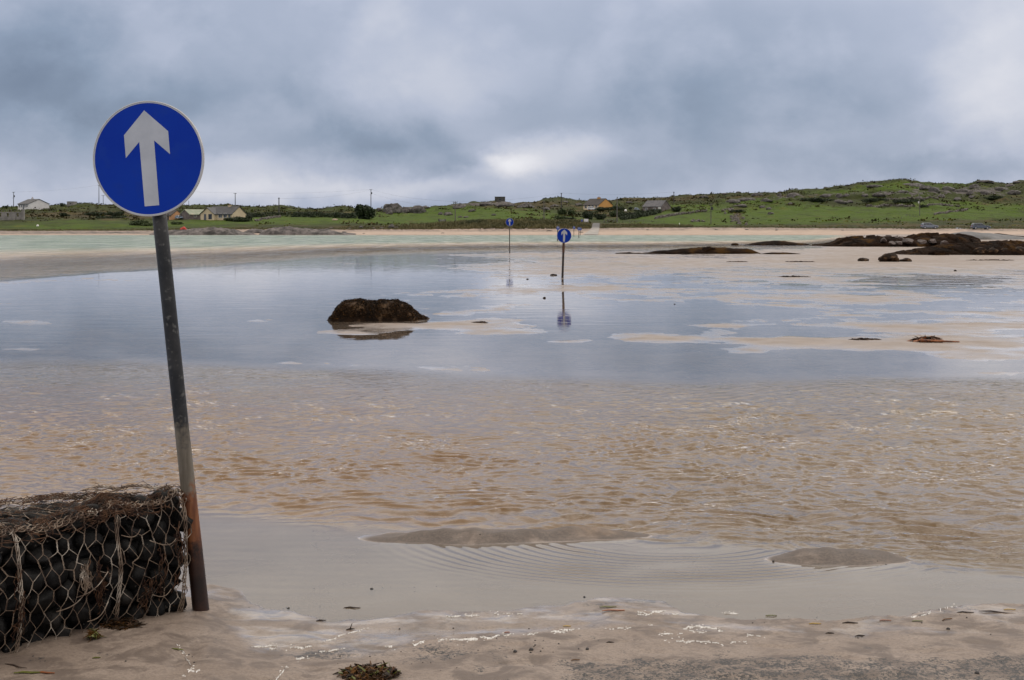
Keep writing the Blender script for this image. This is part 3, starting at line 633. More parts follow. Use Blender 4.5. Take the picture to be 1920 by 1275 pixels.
# ------------------------------------------------------------------ sky, sun, camera
SUN_AZ, SUN_EL = math.radians(48), math.radians(56)       # ahead and to the right
def build_world():
    w = bpy.data.worlds.new("World"); SC.world = w; w.use_nodes = True
    class W(NT):
        def __init__(s): s.t = w.node_tree; s.n = s.t.nodes; s.l = s.t.links
    t = W(); t.n.clear()
    out = t.node("OutputWorld"); bg = t.node("Background"); t.link(bg.outputs[0], out.inputs["Surface"])
    bg.inputs["Strength"].default_value = 0.1
    sky = t.node("TexSky"); sky.sky_type = 'NISHITA'; sky.sun_disc = False
    sky.sun_elevation = SUN_EL; sky.sun_rotation = SUN_AZ; sky.dust_density = 2.0
    d = t.node("TexCoord").outputs["Generated"]
    sp = t.node("SeparateXYZ"); t.link(d, sp.inputs[0]); x, y, z = sp.outputs
    az = t.math('ARCTAN2', x, y); el = t.math('ARCSINE', z)
    # cloud billows: stretch towards the horizon
    cb = t.node("CombineXYZ"); t.put(cb.inputs[0], t.math('MULTIPLY', az, 9.0)); t.put(cb.inputs[1], t.math('MULTIPLY', el, 12.0)); t.put(cb.inputs[2], 0.37)
    v = cb.outputs[0]
    n1 = t.noise(v, 0.8, 6, 0.52, 0.2); n2 = t.noise(v, 2.4, 6, 0.5, 0.1); n4 = t.noise(v, 1.15, 7, 0.52, 0.15); n3 = t.noise(v, 0.35, 3, 0.5)
    def off(n, k): return t.math('MULTIPLY', t.math('SUBTRACT', n, 0.5), k)
    A = t.math('ADD', az, t.math('ADD', off(n1, 0.10), off(n2, 0.045)))
    E = t.math('ADD', el, t.math('ADD', off(t.noise(v, 0.9, 7, 0.55, 0.3), 0.050), off(t.noise(v, 2.6, 7, 0.6), 0.026)))
    def G(u, vv, su, sv, amp):
        a0 = math.atan((u - 960) / F); e0 = math.atan((HV - vv) / F)
        qa = t.math('DIVIDE', t.math('SUBTRACT', A, a0), su / F); qe = t.math('DIVIDE', t.math('SUBTRACT', E, e0), sv / F)
        r2 = t.math('ADD', t.math('MULTIPLY', qa, qa), t.math('MULTIPLY', qe, qe))
        return t.math('MULTIPLY', t.math('POWER', 2.71828, t.math('MULTIPLY', r2, -1.0)), amp)
    L = t.math('ADD', 0.395, off(n1, 0.20)); L = t.math('ADD', L, off(n2, 0.07)); L = t.math('ADD', L, t.math('MULTIPLY', t.ramp(n4, 0.44, 0.62), 0.06))
    for g in SKYBLOBS: L = t.math('ADD', L, G(*g))
    up = t.ramp(el, math.radians(9.0), math.radians(21))
    L = t.math('ADD', L, t.math('MULTIPLY', up, t.math('ADD', t.math('MULTIPLY_ADD', t.ramp(az, -0.5, 0.6), 0.25, 0.68), off(n3, 0.30))))
    L = t.math('ADD', L, t.math('MULTIPLY', t.math('POWER', 2.71828, t.math('MULTIPLY', t.math('POWER', t.math('DIVIDE', t.math('SUBTRACT', el, math.radians(16.5)), math.radians(4.8)), 2.0), -1.0)), t.math('MULTIPLY_ADD', t.ramp(az, -0.3, 0.35), 0.42, 0.20)))
    # brighter towards the hidden sun
    dotn = t.node("VectorMath", operation='DOT_PRODUCT'); t.link(d, dotn.inputs[0])
    dotn.inputs[1].default_value = (math.sin(SUN_AZ) * math.cos(SUN_EL), math.cos(SUN_AZ) * math.cos(SUN_EL), math.sin(SUN_EL))
    L = t.math('ADD', L, t.math('MULTIPLY', t.math('POWER', t.math('MAXIMUM', dotn.outputs["Value"], 0.0), 6.0), 0.35))
    L = t.math('MAXIMUM', L, 0.10)
    cr = t.node("ValToRGB"); t.link(L, cr.inputs[0])
    e = cr.color_ramp; e.interpolation = 'LINEAR'
    stops = [(0.0, (0.07, 0.10, 0.15)), (0.15, (0.112, 0.150, 0.228)), (0.30, (0.236, 0.296, 0.405)), (0.45, (0.405, 0.450, 0.568)), (0.65, (0.64, 0.650, 0.715)), (1.0, (0.99, 0.985, 1.0))]
    e.elements[0].position = 0; e.elements[0].color = c4(stops[0][1]); e.elements[1].position = 1; e.elements[1].color = c4(stops[-1][1])
    for p_, c_ in stops[1:-1]:
        q = e.elements.new(p_); q.color = c4(c_)
    wm = t.mix(up, (1.0, 1.0, 1.0), (1.09, 0.99, 0.875)); wv = t.node("VectorMath", operation='MULTIPLY'); t.link(cr.outputs[0], wv.inputs[0]); t.link(wm, wv.inputs[1])
    cl = t.node("VectorMath", operation='SCALE'); t.link(wv.outputs[0], cl.inputs[0]); cl.inputs["Scale"].default_value = 10.0
    mx = t.node("Mix", data_type='RGBA'); mx.inputs[0].default_value = 0.93
    t.link(sky.outputs[0], mx.inputs[6]); t.link(cl.outputs[0], mx.inputs[7])
    t.link(mx.outputs[2], bg.inputs["Color"])
SKYBLOBS = [(972, 300, 62, 30, .32), (1075, 270, 90, 38, .17), (905, 325, 60, 16, .12), (1250, 190, 350, 95, -.13), (650, 262, 300, 36, -.14), (850, 315, 80, 26, -.09), (760, 120, 170, 90, .09), (100, 60, 250, 60, -.08),
            (450, 290, 100, 32, .13), (480, 352, 330, 28, .18), (800, 360, 200, 22, .08), (60, 180, 230, 90, -.20), (330, 190, 300, 50, -.08), (1900, 130, 90, 130, .17), (1790, 170, 70, 50, .09), (1850, 230, 90, 30, .08), (1250, 20, 260, 60, -.03),
            (1800, 315, 260, 24, -.10), (1400, 330, 400, 40, -.01), (170, 330, 170, 30, .02), (250, 40, 250, 60, .03), (900, 170, 90, 60, .05), (1000, 210, 120, 30, -.05), (1500, 120, 160, 60, .02)]
build_world()

sl = bpy.data.lights.new("sun", 'SUN'); sl.energy = 0.9; sl.angle = math.radians(48); sl.color = (1.0, 0.955, 0.89)
so = bpy.data.objects.new("sun", sl); COL.objects.link(so)
sd = Vector((math.sin(SUN_AZ) * math.cos(SUN_EL), math.cos(SUN_AZ) * math.cos(SUN_EL), math.sin(SUN_EL)))
so.rotation_euler = sd.to_track_quat('Z', 'Y').to_euler(); so.location = (20, 40, 60)

cam = bpy.data.cameras.new("camera"); co = bpy.data.objects.new("camera", cam); COL.objects.link(co)
cam.sensor_width = 36; cam.lens = 50; cam.shift_y = -(637.5 - HV) / 1920.0
cam.clip_start = 0.1; cam.clip_end = 3000
co.location = (0, 0, H); co.rotation_euler = (math.pi / 2, 0, 0)
SC.camera = co
SC.view_settings.view_transform = 'Standard'
SC.view_settings.look = 'None'
SC.view_settings.exposure = 0.16; SC.view_settings.gamma = 1.0
SC.cycles.use_denoising = True
SC.cycles.max_bounces = 8; SC.cycles.transparent_max_bounces = 16
SC.cycles.caustics_reflective = False; SC.cycles.caustics_refractive = False
# ------------------------------------------------------------------ direction signs
ARROW = [(0, .842), (.40, .444), (.40, .046), (.134, .307), (.131, -.82), (-.131, -.82), (-.134, .307), (-.40, .046), (-.40, .444)]
def disc(mb, r, y0, y1, n=72, rin=0.0, cham=0.0):
    """flat disc or ring facing -Y"""
    def ring(rad, y): return [(rad * math.cos(2 * math.pi * k / n), y, rad * math.sin(2 * math.pi * k / n)) for k in range(n)]
    if rin <= 0:
        vs = ring(r - cham, y0) + ring(r, y0 + cham) + ring(r, y1)
        fs = [tuple(range(n)), tuple(reversed(range(2 * n, 3 * n)))]
        for a in (0, 1):
            for k in range(n):
                j = (k + 1) % n; fs.append((a * n + k, a * n + n + k, a * n + n + j, a * n + j))
    else:
        vs = ring(rin, y1) + ring(rin, y0) + ring(r - cham, y0) + ring(r, y0 + cham) + ring(r, y1)
        fs = []
        for a in range(5):
            b = (a + 1) % 5
            for k in range(n):
                j = (k + 1) % n; fs.append((a * n + k, b * n + k, b * n + j, a * n + j))
    mb.add(vs, fs)

def make_sign(base, height, D, r0, r1, lean, yaw, label, group, pole_mat, n=72, near=False, off=0.0, roll=None):
    """lean tilts the pole to the left (radians); yaw turns the plate towards +x"""
    root = empty('direction_sign', base, label, 'road sign', group)
    Rl = Matrix.Rotation(-lean, 3, 'Y')
    R = D / 2
    top = height + R * 0.55
    pts = [Rl @ Vector((0, 0, q)) for q in (-0.45, 0.0, 0.3, 0.62, 1.0, height * .75, top)] if near else [Rl @ Vector((0, 0, q)) for q in (-0.45, 0, height * .6, top)]
    rs = [r0 * 1.08, r0 * 1.06, r0 * 1.02, r0 * 0.96, r0 * 0.92, r1, r1] if near else [r0, r0, r0, r1]
    mb = MB(); mb.tube(pts, rs, 28 if near else 10); po = mb.build('pole', pole_mat, root, smooth=True)
    if near:
        m = MB()
        m.tube([Rl @ Vector((0, 0, 0.615)), Rl @ Vector((0, 0, 0.628))], r0 * 1.0, 28); m.build('weld_seam', M['pole'], po, smooth=False)
    Rp = (Rl if roll is None else Matrix.Rotation(-roll, 3, 'Y')) @ Matrix.Rotation(yaw, 3, 'Z')
    c = Rl @ Vector((0, 0, height)) + Rp @ Vector((-off, -r1 - 0.022, 0))
    def put(o):
        o.location = c; o.rotation_euler = Rp.to_euler()
    m = MB(); disc(m, R * 0.9885, 0.0, 0.004, n, cham=0.001); pl = m.build('sign_plate', M['sign_blue'], root); put(pl)
    m = MB(); disc(m, R * 0.989, -0.0012, 0.0002, n, rin=R * 0.966, cham=0.0004); bo = m.build('border', M['sign_white'], pl)
    m = MB(); disc(m, R * 1.004, -0.003, 0.008, n, rin=R * 0.990, cham=0.0015); ri = m.build('rim', M['sign_rim'], pl)
    m = MB(); m.prism([(x * R, z * R) for x, z in ARROW], -0.0012, 0.0003); ar = m.build('arrow', M['sign_white'], pl)
    m = MB(); m.prism([(R * .985 * math.cos(2 * math.pi * k / n), R * .985 * math.sin(2 * math.pi * k / n)) for k in range(n)], 0.0045, 0.006); m.build('back', M['sign_back'], pl)
    for zz in (-0.42, 0.42):
        m = MB()
        cc = Rl @ Vector((0, 0, height + zz * R))
        m.tube([cc + Rl @ Vector((0, 0, -0.02)), cc + Rl @ Vector((0, 0, 0.02))], r1 + 0.006, 20)
        m.box(cc + Rp @ Vector((0, -r1 - 0.010, 0)), (0.09, 0.012, 0.04), Rp)
        m.build('clamp', M['clamp'], root)
    return root

GS = 'blue straight ahead arrow signs marking the tidal crossing'
b = on_sand(377, 1146); b.z -= 0.01
make_sign(b, 2.372, 0.596, 0.0405, 0.0370, math.radians(6.0), math.radians(-7), 'large blue round arrow sign on a leaning rusty pole beside the gabion', GS, M['pole'], 96, True, 0.006, math.radians(4.7))
def far_sign(u, vb, vt_center, Dpx, label, lean=0.0, yaw=0.0, r=0.035, mat='pole_far', n=40, base=None):
    b_ = base or on_sand(u, vb)
    Y = b_.y
    zc = gz(vt_center, Y)
    return make_sign(b_, zc - b_.z, Dpx / F * Y, r, r, lean, yaw, label, GS, M[mat], n)
s2 = far_sign(1054.6, 521, 441.7, 27.6, 'blue arrow sign at mid distance in shallow water, pole rusty below its plate', math.radians(-2.0), math.radians(6), 0.045)
# rusty length of pole below the plate
m = MB(); hh = gz(441.7, s2.location.y) - s2.location.z
Rl = Matrix.Rotation(math.radians(2.0), 3, 'Y')
m.tube([Rl @ Vector((0, 0, hh * 0.60)), Rl @ Vector((0, 0, hh - 0.31))], 0.049, 12); m.build('rust_sleeve', M['pole_rust'], s2)
far_sign(955.5, 475, 416.5, 14.8, 'blue arrow sign on a thin straight pole, left of the mid distance one', 0, math.radians(5), 0.035)
far_sign(1045.5, 452, 428, 7.6, 'small distant blue arrow sign half hidden behind the mid distance sign', 0, math.radians(35), 0.07)
far_sign(1076, 444, 427, 5.6, 'tiny far blue arrow sign, nearest the left of the pair before the slipway', 0, math.radians(25), 0.05)
far_sign(1085.4, 446.5, 429, 6.2, 'tiny far blue arrow sign in front of the slipway, taller of the overlapping two', 0, math.radians(10), 0.06)
far_sign(1088.2, 441.5, 429.5, 5.2, 'tiny far blue arrow sign overlapped by the one in front of the slipway', 0, math.radians(20), 0.05)

# ------------------------------------------------------------------ rocks
def rock(name, loc, size, mat, label, cat, group=None, seed=0, rough=0.28, freq=1.6, sub=4, rz=0.0, flat=0.35, cut=0.0, fine=0.05, parent=None):
    bm = bmesh.new(); bmesh.ops.create_icosphere(bm, subdivisions=sub, radius=1.0)
    o3 = Vector((seed * 7.31, seed * 3.17, seed * 1.93))
    planes = []
    rr = random.Random(seed + 100)
    for _ in range(int(cut)):
        d = Vector((rr.gauss(0, 1), rr.gauss(0, 1), rr.gauss(0.2, .8))).normalized(); planes.append((d, rr.uniform(0.50, 0.80) if cut > 9 else rr.uniform(0.62, 0.85)))
    for v in bm.verts:
        p = v.co.copy()
        for d, k in planes:
            q = p.dot(d)
            if q > k: p -= d * (q - k)
        n = mnoise.fractal(p * freq + o3, 0.9, 2.1, 5) * rough + mnoise.noise(p * freq * 7 + o3) * fine
        p *= 1 + n
        if p.z < -flat: p.z = -flat + (p.z + flat) * 0.2
        v.co = Vector((p.x * size[0] / 2, p.y * size[1] / 2, (p.z + flat) / (1 + flat) * size[2] - 0.08 * size[2]))
    me = bpy.data.meshes.new(name); bm.to_mesh(me); bm.free()
    me.materials.append(mat)
    for q in me.polygons: q.use_smooth = cut < 9
    o = bpy.data.objects.new(name, me); COL.objects.link(o)
    o.location = loc; o.rotation_euler = (0, 0, rz)
    if parent: o.parent = parent; return o
    return tag(o, label, cat, group)

def heap(name, prof, Y, depth, mat, label, cat, group=None, seed=0, amp=0.08, freq=1.0, nx=160, ny=44, power=3.0, base=None, fine=0.25, skew=0.25, ridge=0.0, crack=0.0, lift=0.02):
    """long rock: the profile gives the height along x, the flank falls away towards front and back"""
    us = [p[0] for p in prof]; x0, x1 = gx(us[0], Y), gx(us[-1], Y)
    px = [gx(a, Y) for a, _ in prof]; pz = [gz(b_, Y) + lift for _, b_ in prof]
    zb = base if base is not None else min(pz)
    V = []; Fc = []
    for j in range(ny + 1):
        t = -1 + 2 * j / ny
        for i in range(nx + 1):
            x = x0 + (x1 - x0) * i / nx
            e = min(i, nx - i) / nx
            dloc = depth / 2 * (0.35 + 0.65 * min(1, (e * 5) ** 0.5)) * (1 + 0.25 * mnoise.noise(Vector((x * freq * .5, seed, 3))))
            y = t * dloc
            xs = x + 0.3 * amp / max(freq, .2) * mnoise.noise(Vector((x * freq, y * freq, seed + 9.0)))
            zt = float(np.interp(xs, px, pz)) - zb
            tt = t + skew * (1 - abs(t))
            fall = max(0.0, 1 - abs(tt) ** power) ** 0.75
            p = Vector((x * freq, (Y + y) * freq, seed * 1.7))
            n = mnoise.fractal(p, 0.9, 2.0, 5) * amp + mnoise.noise(p * 6) * amp * fine
            if ridge: n += ridge * (0.5 - abs(mnoise.noise(p * 1.7 + Vector((5, 2, 7))))) 
            if crack:
                cn = abs(mnoise.noise(Vector((x * freq * 1.3 + 3.1, (Y + y) * freq * .7, seed)))); n -= crack * max(0.0, 1 - cn / 0.10)
                n += crack * 0.6 * mnoise.cell(Vector((x * freq * 1.1, (Y + y) * freq * .8, seed)))
            z = zb + zt * fall + n * min(1, fall * 2) * min(1.0, 0.15 + max(zt, 0) / (amp * 4 + 1e-6)) - (1 - min(1, fall * 6)) * 0.12 - 0.03
            V.append((x, Y + y, z))
    c = Vector(((x0 + x1) / 2, Y, zb))
    V = [Vector(q) - c for q in V]
    for j in range(ny):
        for i in range(nx):
            a = j * (nx + 1) + i; Fc.append((a, a + 1, a + nx + 2, a + nx + 1))
    # skirt and underside so that it is a closed lump
    bott = -0.35 - 0.02 * depth
    rim = [i for i in range(nx + 1)] + [j * (nx + 1) + nx for j in range(1, ny + 1)] + [ny * (nx + 1) + i for i in range(nx - 1, -1, -1)] + [j * (nx + 1) for j in range(ny - 1, 0, -1)]
    b0 = len(V)
    V += [(V[i][0], V[i][1], bott) for i in rim]
    k = len(rim)
    for i in range(k):
        j = (i + 1) % k; Fc.append((rim[i], b0 + i, b0 + j, rim[j]))
    Fc.append(tuple(b0 + i for i in range(k)))
    o = mesh_obj(name, V, Fc, mat, None, c, True)
    return tag(o, label, cat, group)

def fronds(name, parent, surf, count, length, width, mat, seed=0, droop=0.6):
    """tufts of short weed blades growing on a mesh object"""
    rr = random.Random(seed)
    me = surf.data
    polys = [p for p in me.polygons if p.normal.z > -0.2 and p.center.z > 0.0]
    wts = [p.area for p in polys]
    V = []; Fc = []
    for p in rr.choices(polys, wts, k=count):
        if mnoise.noise(p.center * 2.6 + Vector((seed, 0, 0))) > 0.22: continue
        vs = [me.vertices[i].co for i in p.vertices]
        w = [rr.random() for _ in vs]; sw = sum(w)
        c = sum((v * (a / sw) for v, a in zip(vs, w)), Vector())
        n = (p.normal * 0.7 + Vector((rr.gauss(0, .5), rr.gauss(0, .5), rr.gauss(0, .35)))).normalized()
        s = n.cross(Vector((rr.gauss(0, 1), rr.gauss(0, 1), rr.gauss(0, 1)))).normalized() * width * rr.uniform(.5, 1.3)
        L = length * rr.uniform(0.4, 1.3)
        a = c - n * 0.01; m_ = c + n * L * 0.55 + Vector((0, 0, -droop * L * .1)); e = m_ + n * L * 0.25 + Vector((0, 0, -droop * L * .6))
        b0 = len(V); V += [a - s, a + s, m_ + s * .8, m_ - s * .8, e]
        Fc += [(b0, b0 + 1, b0 + 2, b0 + 3), (b0 + 3, b0 + 2, b0 + 4)]
    return mesh_obj(name, V, Fc, mat, parent)

# the boulder in the shallows
Yr = yd(602)
r0 = heap('tidal_boulder', [(608, 602.5), (617, 597), (627, 590), (633, 578), (641, 567), (650, 562.5), (668, 563), (690, 564.5), (712, 565), (742, 563.5), (752, 567), (765, 573), (776, 582), (783, 590), (797, 594), (806, 598), (815, 602.5)],
          Yr + 0.62, 1.35, M['tide_rock'], 'flat topped brown seaweed covered boulder alone in the shallow water', 'boulder', None, 3, 0.06, 2.3, 190, 70, 4.0, 0.02, 0.35, -0.05)
fronds('seaweed', r0, r0, 8000, 0.060, 0.010, M['weed_dark'], 4)
fronds('ochre_seaweed', r0, r0, 1500, 0.06, 0.010, M['weed_ochre'], 5)

GR = 'low rock reefs on the right of the flat'
Ya = yd(476)
ra = heap('rock_reef', [(1154, 476), (1168, 475), (1180, 473.8), (1188, 474.8), (1198, 475.2), (1204, 476), (1216, 474.5), (1232, 472), (1252, 470.5), (1262, 468.5), (1285, 466.5), (1300, 465.5), (1316, 464.5), (1345, 464.6), (1368, 466.5),
                          (1400, 467.5), (1412, 472), (1424, 476)], Ya + 1.2, 3.4, M['reef_rock'], 'long low dark brown reef carrying one round boulder', 'reef', GR, 11, 0.07, 0.6, 240, 34, 2.4, 0.0, 0.35, lift=0.09)

rock('boulder', Vector((gx(1328.5, Ya), Ya + 0.2, -0.03)), (30.5 / F * Ya, 1.3, 16.6 / F * Ya), M['reef_rock'], 'dark round boulder perched on the middle of the low reef', 'boulder', None, 21, 0.18, 1.2, 4, 0, 0.5, 3)
rb_ = heap('rock_reef', [(1424, 477), (1436, 476), (1448, 475), (1462, 474.8), (1478, 475), (1488, 476), (1500, 477)], yd(477) + 0.5, 1.4, M['reef_rock'], 'thin flat tail of weed covered rock right of the boulder reef', 'reef', GR, 12, 0.03, 0.7, 120, 20, 2.2, 0.0, 0.3, lift=0.08)

Yc = yd(459.5)
rc_ = heap('rock_reef', [(1397, 459.5), (1406, 457.5), (1414, 455.5), (1428, 453.5), (1450, 452.2), (1470, 452.8), (1484, 455), (1500, 456.5), (1510, 457.2), (1518, 459.5)], Yc + 2, 5, M['reef_rock'], 'small low dark reef at the edge of the green water', 'reef', GR, 13, 0.07, 0.4, 140, 24, 2.4, 0.0, 0.3, lift=0.06)

rock('boulder', Vector((gx(1378, Yc), Yc, -0.05)), (15 / F * Yc, 1.0, 5.2 / F * Yc), M['reef_rock'], 'little dark boulder just left of the small reef in the green water', 'boulder', None, 22, 0.2, 1.2, 3, 0, 0.4, 2)
Yd_ = yd(463.5)
rd_ = heap('rock_reef', [(1533, 463.8), (1545, 459), (1558, 454), (1570, 450), (1585, 446.5), (1600, 444.5), (1620, 443.2), (1638, 443.8), (1648, 446.5), (1662, 444.5), (1680, 446), (1700, 447), (1706, 443), (1716, 439.5), (1740, 437), (1765, 436.4), (1790, 438.5),
                          (1810, 443), (1825, 447.5)], Yd_ + 8, 13, M['reef_rock'], 'long dark reef with split grey blocks along its crest', 'reef', GR, 16, 0.16, 0.40, 260, 60, 2.6, 0.2, 0.35, 0.35, 0.05, 0.30)

GB = 'split rock blocks on the reef crest'
for i, (u, v, w, h, lab) in enumerate([(1657, 452, 17, 9, 'dark rounded rock block at the left end of the row on the reef'), (1664, 447.5, 13, 11, 'tall pale upright split block on the reef crest'),
                              (1680, 448.5, 14, 10, 'second tall split block, right of the pale upright one'), (1690, 449, 15, 8, 'brown slanted block between the tall split blocks and the grey wedge'),
                              (1702, 453.5, 20, 10, 'grey wedge shaped block lying against the reef'), (1672, 455.5, 16, 6, 'low flat slab below the tall split blocks'), (1686, 455.5, 18, 6.5, 'low broken slab in front of the grey wedge'),
                              (1729, 455, 20, 9, 'pinkish rough block at the foot of the reef'), (1748, 452.5, 18, 8, 'weathered block under the ochre reef top'), (1770, 456, 15, 7.2, 'separate small pinkish block on the sand right of the reef')]):
    Yk = Yd_ - 1.0 + (456 - v) * 0.9
    rock('rock_block', Vector((gx(u, Yk), Yk, gz(v, Yk) - 0.1)), (w / F * Yk * 1.05, 1.5, h / F * Yk * 1.15), M['block_rock'], lab, 'rock', GB, 30 + i, 0.05, 1.0, 4, 0.3 * math.sin(i * 2.1), 0.5, 14)
Ye = yd(452)
re_ = heap('rock_reef', [(1768, 447), (1775, 440), (1785, 436.5), (1800, 434.5), (1812, 434.2), (1830, 436), (1850, 437.2), (1870, 439), (1890, 441.5), (1912, 444), (1930, 446.5), (1980, 450), (2040, 452)], Ye + 22, 14, M['slab_rock'],
            'smooth pale grey rock slab behind the dark reefs', 'reef', None, 17, 0.09, 0.25, 200, 40, 2.2, gz(452, Ye + 22), 0.25)
heap('rock_reef', [(1848, 440), (1858, 438.2), (1868, 437.2), (1885, 439.2), (1900, 441.5), (1915, 442.5), (1935, 445)], Ye + 33, 6, M['reef_rock'], 'thin ochre brown strip of rock along the top of the grey slab', 'reef', None, 18, 0.06, 0.3, 100, 20, 2.2, gz(446, Ye + 33), 0.3)
Yf = yd(479)
rf_ = heap('rock_reef', [(1660, 478.5), (1675, 475.5), (1690, 472), (1712, 468), (1735, 464), (1760, 459), (1775, 456.5), (1790, 455.2), (1810, 455), (1830, 455.5), (1850, 454.8), (1870, 454), (1888, 453.5), (1893, 456), (1897, 453), (1905, 453.5), (1912, 456), (1925, 457), (1950, 458), (1990, 462), (2030, 470), (2060, 478)],
            Yf + 3.5, 7.0, M['reef_rock'], 'nearest big dark reef at the right edge, smooth on the left, broken on the right', 'reef', GR, 19, 0.11, 0.6, 280, 60, 2.8, 0.0, 0.35, 0.1, 0.03, 0.14)

GK = 'rough boulders embedded in the nearest reef'
for i, (u, v, w, h, lab) in enumerate([(1760, 479.5, 36, 13, 'dark smooth boulder bulging from the left part of the nearest reef'), (1838, 474, 24, 13, 'pale marked boulder in the broken part of the nearest reef'), (1862, 475, 24, 13, 'brown pitted boulder in the middle of the broken reef'),
                              (1884, 476, 20, 13, 'brown boulder beside the notch of the nearest reef'), (1908, 477.5, 34, 18, 'big rust coloured boulder at the right edge of the frame'), (1900, 460, 13, 8, 'dark square block on top of the nearest reef'),
                              (1850, 461, 30, 8, 'flat dark weed topped block on the reef crest'), (1876, 460, 26, 8, 'dark weed topped block left of the square one')]):
    Yk = Yf + 0.2 + (478 - v) * 0.13
    rock('boulder', Vector((gx(u, Yk), Yk, gz(v, Yk) - 0.08)), (w / F * Yk * 1.08, 1.0, h / F * Yk * 1.08), M['reef_rock'] if i in (0, 5, 6, 7) else M['tide_rock'], lab, 'boulder', GK, 50 + i, 0.20, 1.3, 4, 0, 0.5, 3)
for u, v, w, h, lab, sd_, ct in [(1619, 489.5, 24, 6.4, 'small flat topped dark rock on the sand before the nearest reef', 61, 5), (1667, 490.5, 39, 16, 'pointed dark boulder, biggest of the three before the nearest reef', 62, 5), (1698.5, 490.5, 22, 7, 'low jagged dark rock just right of the pointed boulder', 63, 2),
                             (1038, 516.5, 13, 3.6, 'small dark rock left of the mid distance sign pole', 64, 2), (1021, 559.5, 7, 3.6, 'tiny dark stone in the pool below the mid distance sign', 65, 2), (1791, 508.5, 6, 3.2, 'tiny dark stone on the flat below the nearest reef', 66, 2),
                             (1265, 571, 4, 2.4, 'tiny dark stone in the calm pool near the middle of the flat', 67, 1), (989, 523.5, 5, 1.8, 'tiny dark stone on pale sand under the thin pole sign', 68, 1)]:
    q = on_sand(u, v)
    rock('tide_stone', q + Vector((0, 0, -0.01)), (w / F * q.y, w / F * q.y * 0.8, h / F * q.y * 1.1), M['tide_rock'] if w > 15 else M['reef_rock'], lab, 'rock', 'dark stones lying on the tidal flat', sd_, 0.16, 1.3, 4 if w > 15 else 3, 0, 0.45, ct)

# ------------------------------------------------------------------ seaweed and litter on the flat
def weed_clump(name, q, rad, hgt, count, mats, label, cat, group=None, seed=0, blade=0.08, w=0.008, stretch=1.0, flat=1.0):
    rr = random.Random(seed); V = []; Fc = []; fm = []
    for i in range(count):
        a = rr.random() * 6.283; r = rad * math.sqrt(rr.random())
        c = Vector((r * math.cos(a) * stretch, r * math.sin(a), 0.002 + hgt * rr.random() * (1 - r / rad * .75)))
        d = Vector((rr.gauss(0, 1) * stretch, rr.gauss(0, 1), rr.gauss(0.1, .35) * flat)).normalized()
        L = blade * rr.uniform(.5, 1.5); wid = w * rr.uniform(.5, 1.5)
        s = d.cross(Vector((rr.gauss(0, .6), rr.gauss(0, .6), 1))).normalized() * wid
        n = 4; b0 = len(V); mi = rr.randrange(len(mats))
        bend = Vector((rr.gauss(0, .5), rr.gauss(0, .5), -0.35)) 
        for k in range(n + 1):
            t = k / n
            pnt = c + d * L * (t - .5) + bend * L * (t - .5) ** 2 + Vector((0, 0, rr.gauss(0, .002)))
            pnt.z = max(pnt.z, 0.001 + 0.002 * rr.random())
            ww = s * (math.sin(math.pi * (0.15 + 0.8 * t)))
            V += [pnt - ww, pnt + ww]
        for k in range(n):
            Fc.append((b0 + 2 * k, b0 + 2 * k + 1, b0 + 2 * k + 3, b0 + 2 * k + 2)); fm.append(mi)
    o = mesh_obj(name, V, Fc, [M[x] for x in mats], None, q, False, fm)
    sol = o.modifiers.new("thick", 'SOLIDIFY'); sol.thickness = min(0.0016, w * .25)
    return tag(o, label, cat, group)

weed_clump('seaweed_clump', on_sand(692, 1268), 0.105, 0.035, 420, ['weed_dark', 'weed_dark', 'weed_ochre', 'weed_ochre', 'weed_dry', 'weed_ochre', 'weed_dark', 'weed_green'], 'clump of brown and green seaweed on wet sand at the bottom of the picture', 'seaweed', None, 1, 0.06, 0.006, 1.15)
weed_clump('seaweed_clump', on_sand(228, 1176) + Vector((0, -0.02, 0)), 0.075, 0.045, 200, ['weed_dry', 'weed_dark', 'weed_dark', 'weed_ochre'], 'brown seaweed clump heaped against the foot of the gabion', 'seaweed', None, 2, 0.055, 0.005, 1.3)
weed_clump('seaweed_clump', on_sand(330, 1145) + Vector((0, -0.03, 0)), 0.035, 0.07, 80, ['weed_green', 'weed_ochre'], 'small yellow green weed tuft between gabion and sign pole', 'seaweed', None, 3, 0.05, 0.004)
weed_clump('seaweed_clump', on_sand(178, 1196) + Vector((0, -0.03, 0)), 0.03, 0.06, 60, ['weed_green', 'weed_ochre'], 'small green weed tuft left of the brown clump under the gabion', 'seaweed', None, 4, 0.05, 0.004)
weed_clump('seaweed_clump', on_sand(1738, 640), 0.24, 0.10, 300, ['weed_orange', 'weed_orange', 'weed_dry', 'weed_dark'], 'orange brown heap of kelp on the sand bank at right', 'seaweed', None, 5, 0.20, 0.02, 1.0, 0.4)
m = MB(); q = on_sand(1764, 642.5); m.tube([(-.35, 0, .04), (-.15, .03, .03), (.1, -.02, .025), (.33, .02, .015)], [.03, .022, .018, .01], 7)
tag(m.build('kelp_stalk', M['weed_orange'], None, q, True), 'orange kelp stalk trailing right from the kelp heap', 'seaweed')
